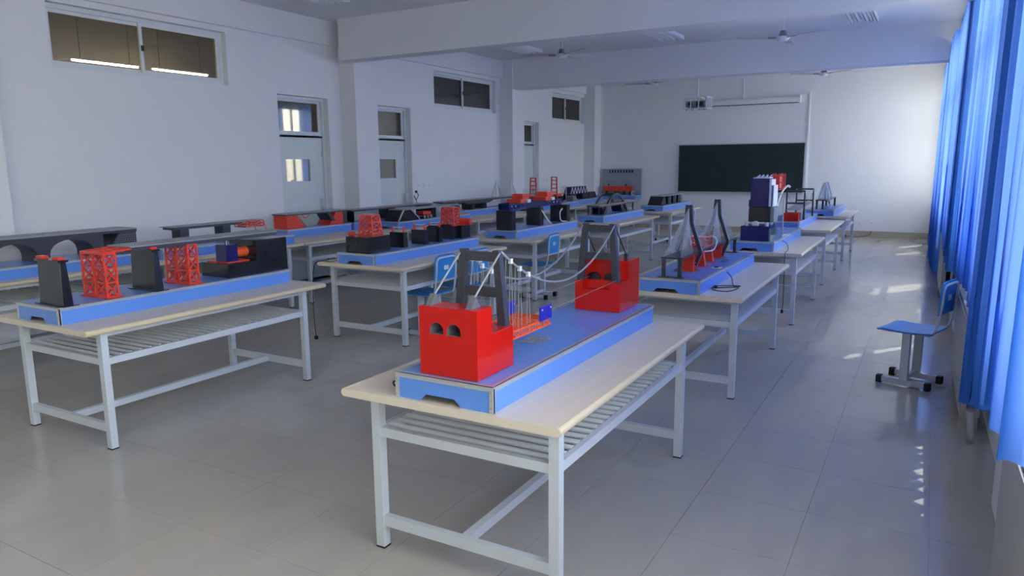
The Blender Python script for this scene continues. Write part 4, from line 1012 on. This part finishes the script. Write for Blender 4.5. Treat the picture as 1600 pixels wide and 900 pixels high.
def socket(label, loc, axis):
    t = thing('wall_socket', label, 'socket', loc, 0, 'white wall sockets')
    if axis == 'y':
        box('plate', 'socket', -.043, .043, -.01, .0, -.043, .043, t, .003); box('insert', 'white', -.02, .02, -.014, -.009, -.02, .02, t)
        for x in (-.01, .01): box('pin_hole_shade', 'dark', x-.002, x+.002, -.0145, -.0138, -.006, .006, t)  # thin dark sheets painted in for the shade inside the pin holes
    else:
        box('plate', 'socket', 0, .01, -.043, .043, -.043, .043, t, .003); box('insert', 'white', .009, .014, -.02, .02, -.02, .02, t)
        for y in (-.01, .01): box('pin_hole_shade', 'dark', .0138, .0145, y-.002, y+.002, -.006, .006, t)  # pin holes are not cut, their shade is a dark sheet
socket('white socket low on the back wall, closer to the blackboard', (-1.30, YB, .312), 'y'); socket('white socket low on the back wall, closer to the curtains', (-1.05, YB, .306), 'y')
for y, l in ((10.15, 'first of three sockets beside the second door'), (10.32, 'middle of three sockets beside the second door'), (10.48, 'last of three sockets beside the second door')): socket(l, (XW, y, 1.28), 'x')
for y, l in ((14.85, 'first of three sockets beyond the far door'), (15.02, 'middle of three sockets beyond the far door'), (15.19, 'last of three sockets beyond the far door')): socket(l, (XW, y, 1.27), 'x')
t = thing('hanging_cord', 'coiled black cord hanging by the second door', 'cord', (XW+.01, 10.05, 1.0))
MB().tube(catmull([(0, 0, .18), (.02, .03, .12), (.03, -.05, .05), (.02, -.09, .12), (.03, -.02, -.02), (.02, -.08, -.06), (.02, .02, -.10)]), .006, 6).build('cord', 'cable', t, smooth=True); box('plug', 'cable', -.008, .012, -.02, .02, .16, .2, t)
t = thing('floor_cord', 'black cord with plug lying along the back wall skirting', 'cord', (-1.55, YB-.08, 0))
MB().tube(catmull([(0, 0, .02), (.12, .01, .006), (.3, .03, .006), (.45, .05, .05), (.5, .062, .12)]), .006, 6).build('cord', 'cable', t, smooth=True); box('plug', 'cable', -.03, .01, -.015, .015, 0, .035, t)

# ------------------------------------------------------------------ ceiling fans and light fittings
def fan(label, x, y, z, rz):
    t = thing('ceiling_fan', label, 'fan', (x, y, z), rz, 'white ceiling fans')
    MB().bar((0,0,-.035), (0,0,.02), .06, 18, .105).build('motor_housing', 'white', t); MB().bar((0,0,.02), (0,0,.10), .06, 14, .035).build('motor_cap', 'grey', t)
    MB().bar((0,0,.10), (0,0,ZC-z), .012, 8).build('down_rod', 'white', t); MB().bar((0,0,ZC-z-.07), (0,0,ZC-z), .02, 12, .055).build('canopy', 'white', t)
    for k in range(3):
        a = 2*math.pi*k/3; c, s = math.cos(a), math.sin(a)
        def P(r, w, dz): return (r*c - w*s, r*s + w*c, dz)
        bl = MB().hexa([P(.10,-.05,.0), P(.62,-.06,.0), P(.62,.06,.02), P(.10,.05,.02), P(.10,-.05,.006), P(.62,-.06,.006), P(.62,.06,.026), P(.10,.05,.026)]).build('blade', 'blade', t)
        MB().hexa([P(.06,-.02,.0), P(.2,-.025,-.004), P(.2,.025,.012), P(.06,.02,.012), P(.06,-.02,.006), P(.2,-.025,.0), P(.2,.025,.018), P(.06,.02,.018)]).build('blade_iron', 'grey', bl)
fan('white ceiling fan between the two beams over the middle table row', -5.09, 10.45, 3.27, 3.60); fan('white ceiling fan between the two beams toward the windows', -1.89, 10.66, 3.27, 3.66)
fan('white ceiling fan in front of the blackboard wall, door side', -5.23, 15.2, 3.27, 3.45); fan('white ceiling fan in front of the blackboard wall, window side', -1.95, 15.4, 3.27, 3.62)
def troffer(label, x, y):
    t = thing('ceiling_light', label, 'ceiling light', (x, y, ZC), 0, 'louvred ceiling lights')
    MB().box(-.19, -.175, -.95, .25, -.06, 0).box(.175, .19, -.95, .25, -.06, 0).box(-.175, .175, .235, .25, -.06, 0).box(-.175, .175, -.95, -.935, -.06, 0).build('housing', 'white', t)
    for k in range(3): MB().bar((-.1+.1*k, -.9, -.03), (-.1+.1*k, .2, -.03), .013, 8).build('tube', 'white', t)
    for k in range(4): box('reflector_fin', 'white', -.155+.1*k, -.145+.1*k, -.93, .23, -.065, -.005, t)
for x, l in ((-6.45, 'by the door wall'), (-3.86, 'over the middle of the room'), (-1.03, 'toward the windows')):
    troffer('unlit louvred ceiling light between the beams ' + l, x, 11.8)
troffer('unlit louvred ceiling light just before the first beam by the door wall', -6.52, 6.85)
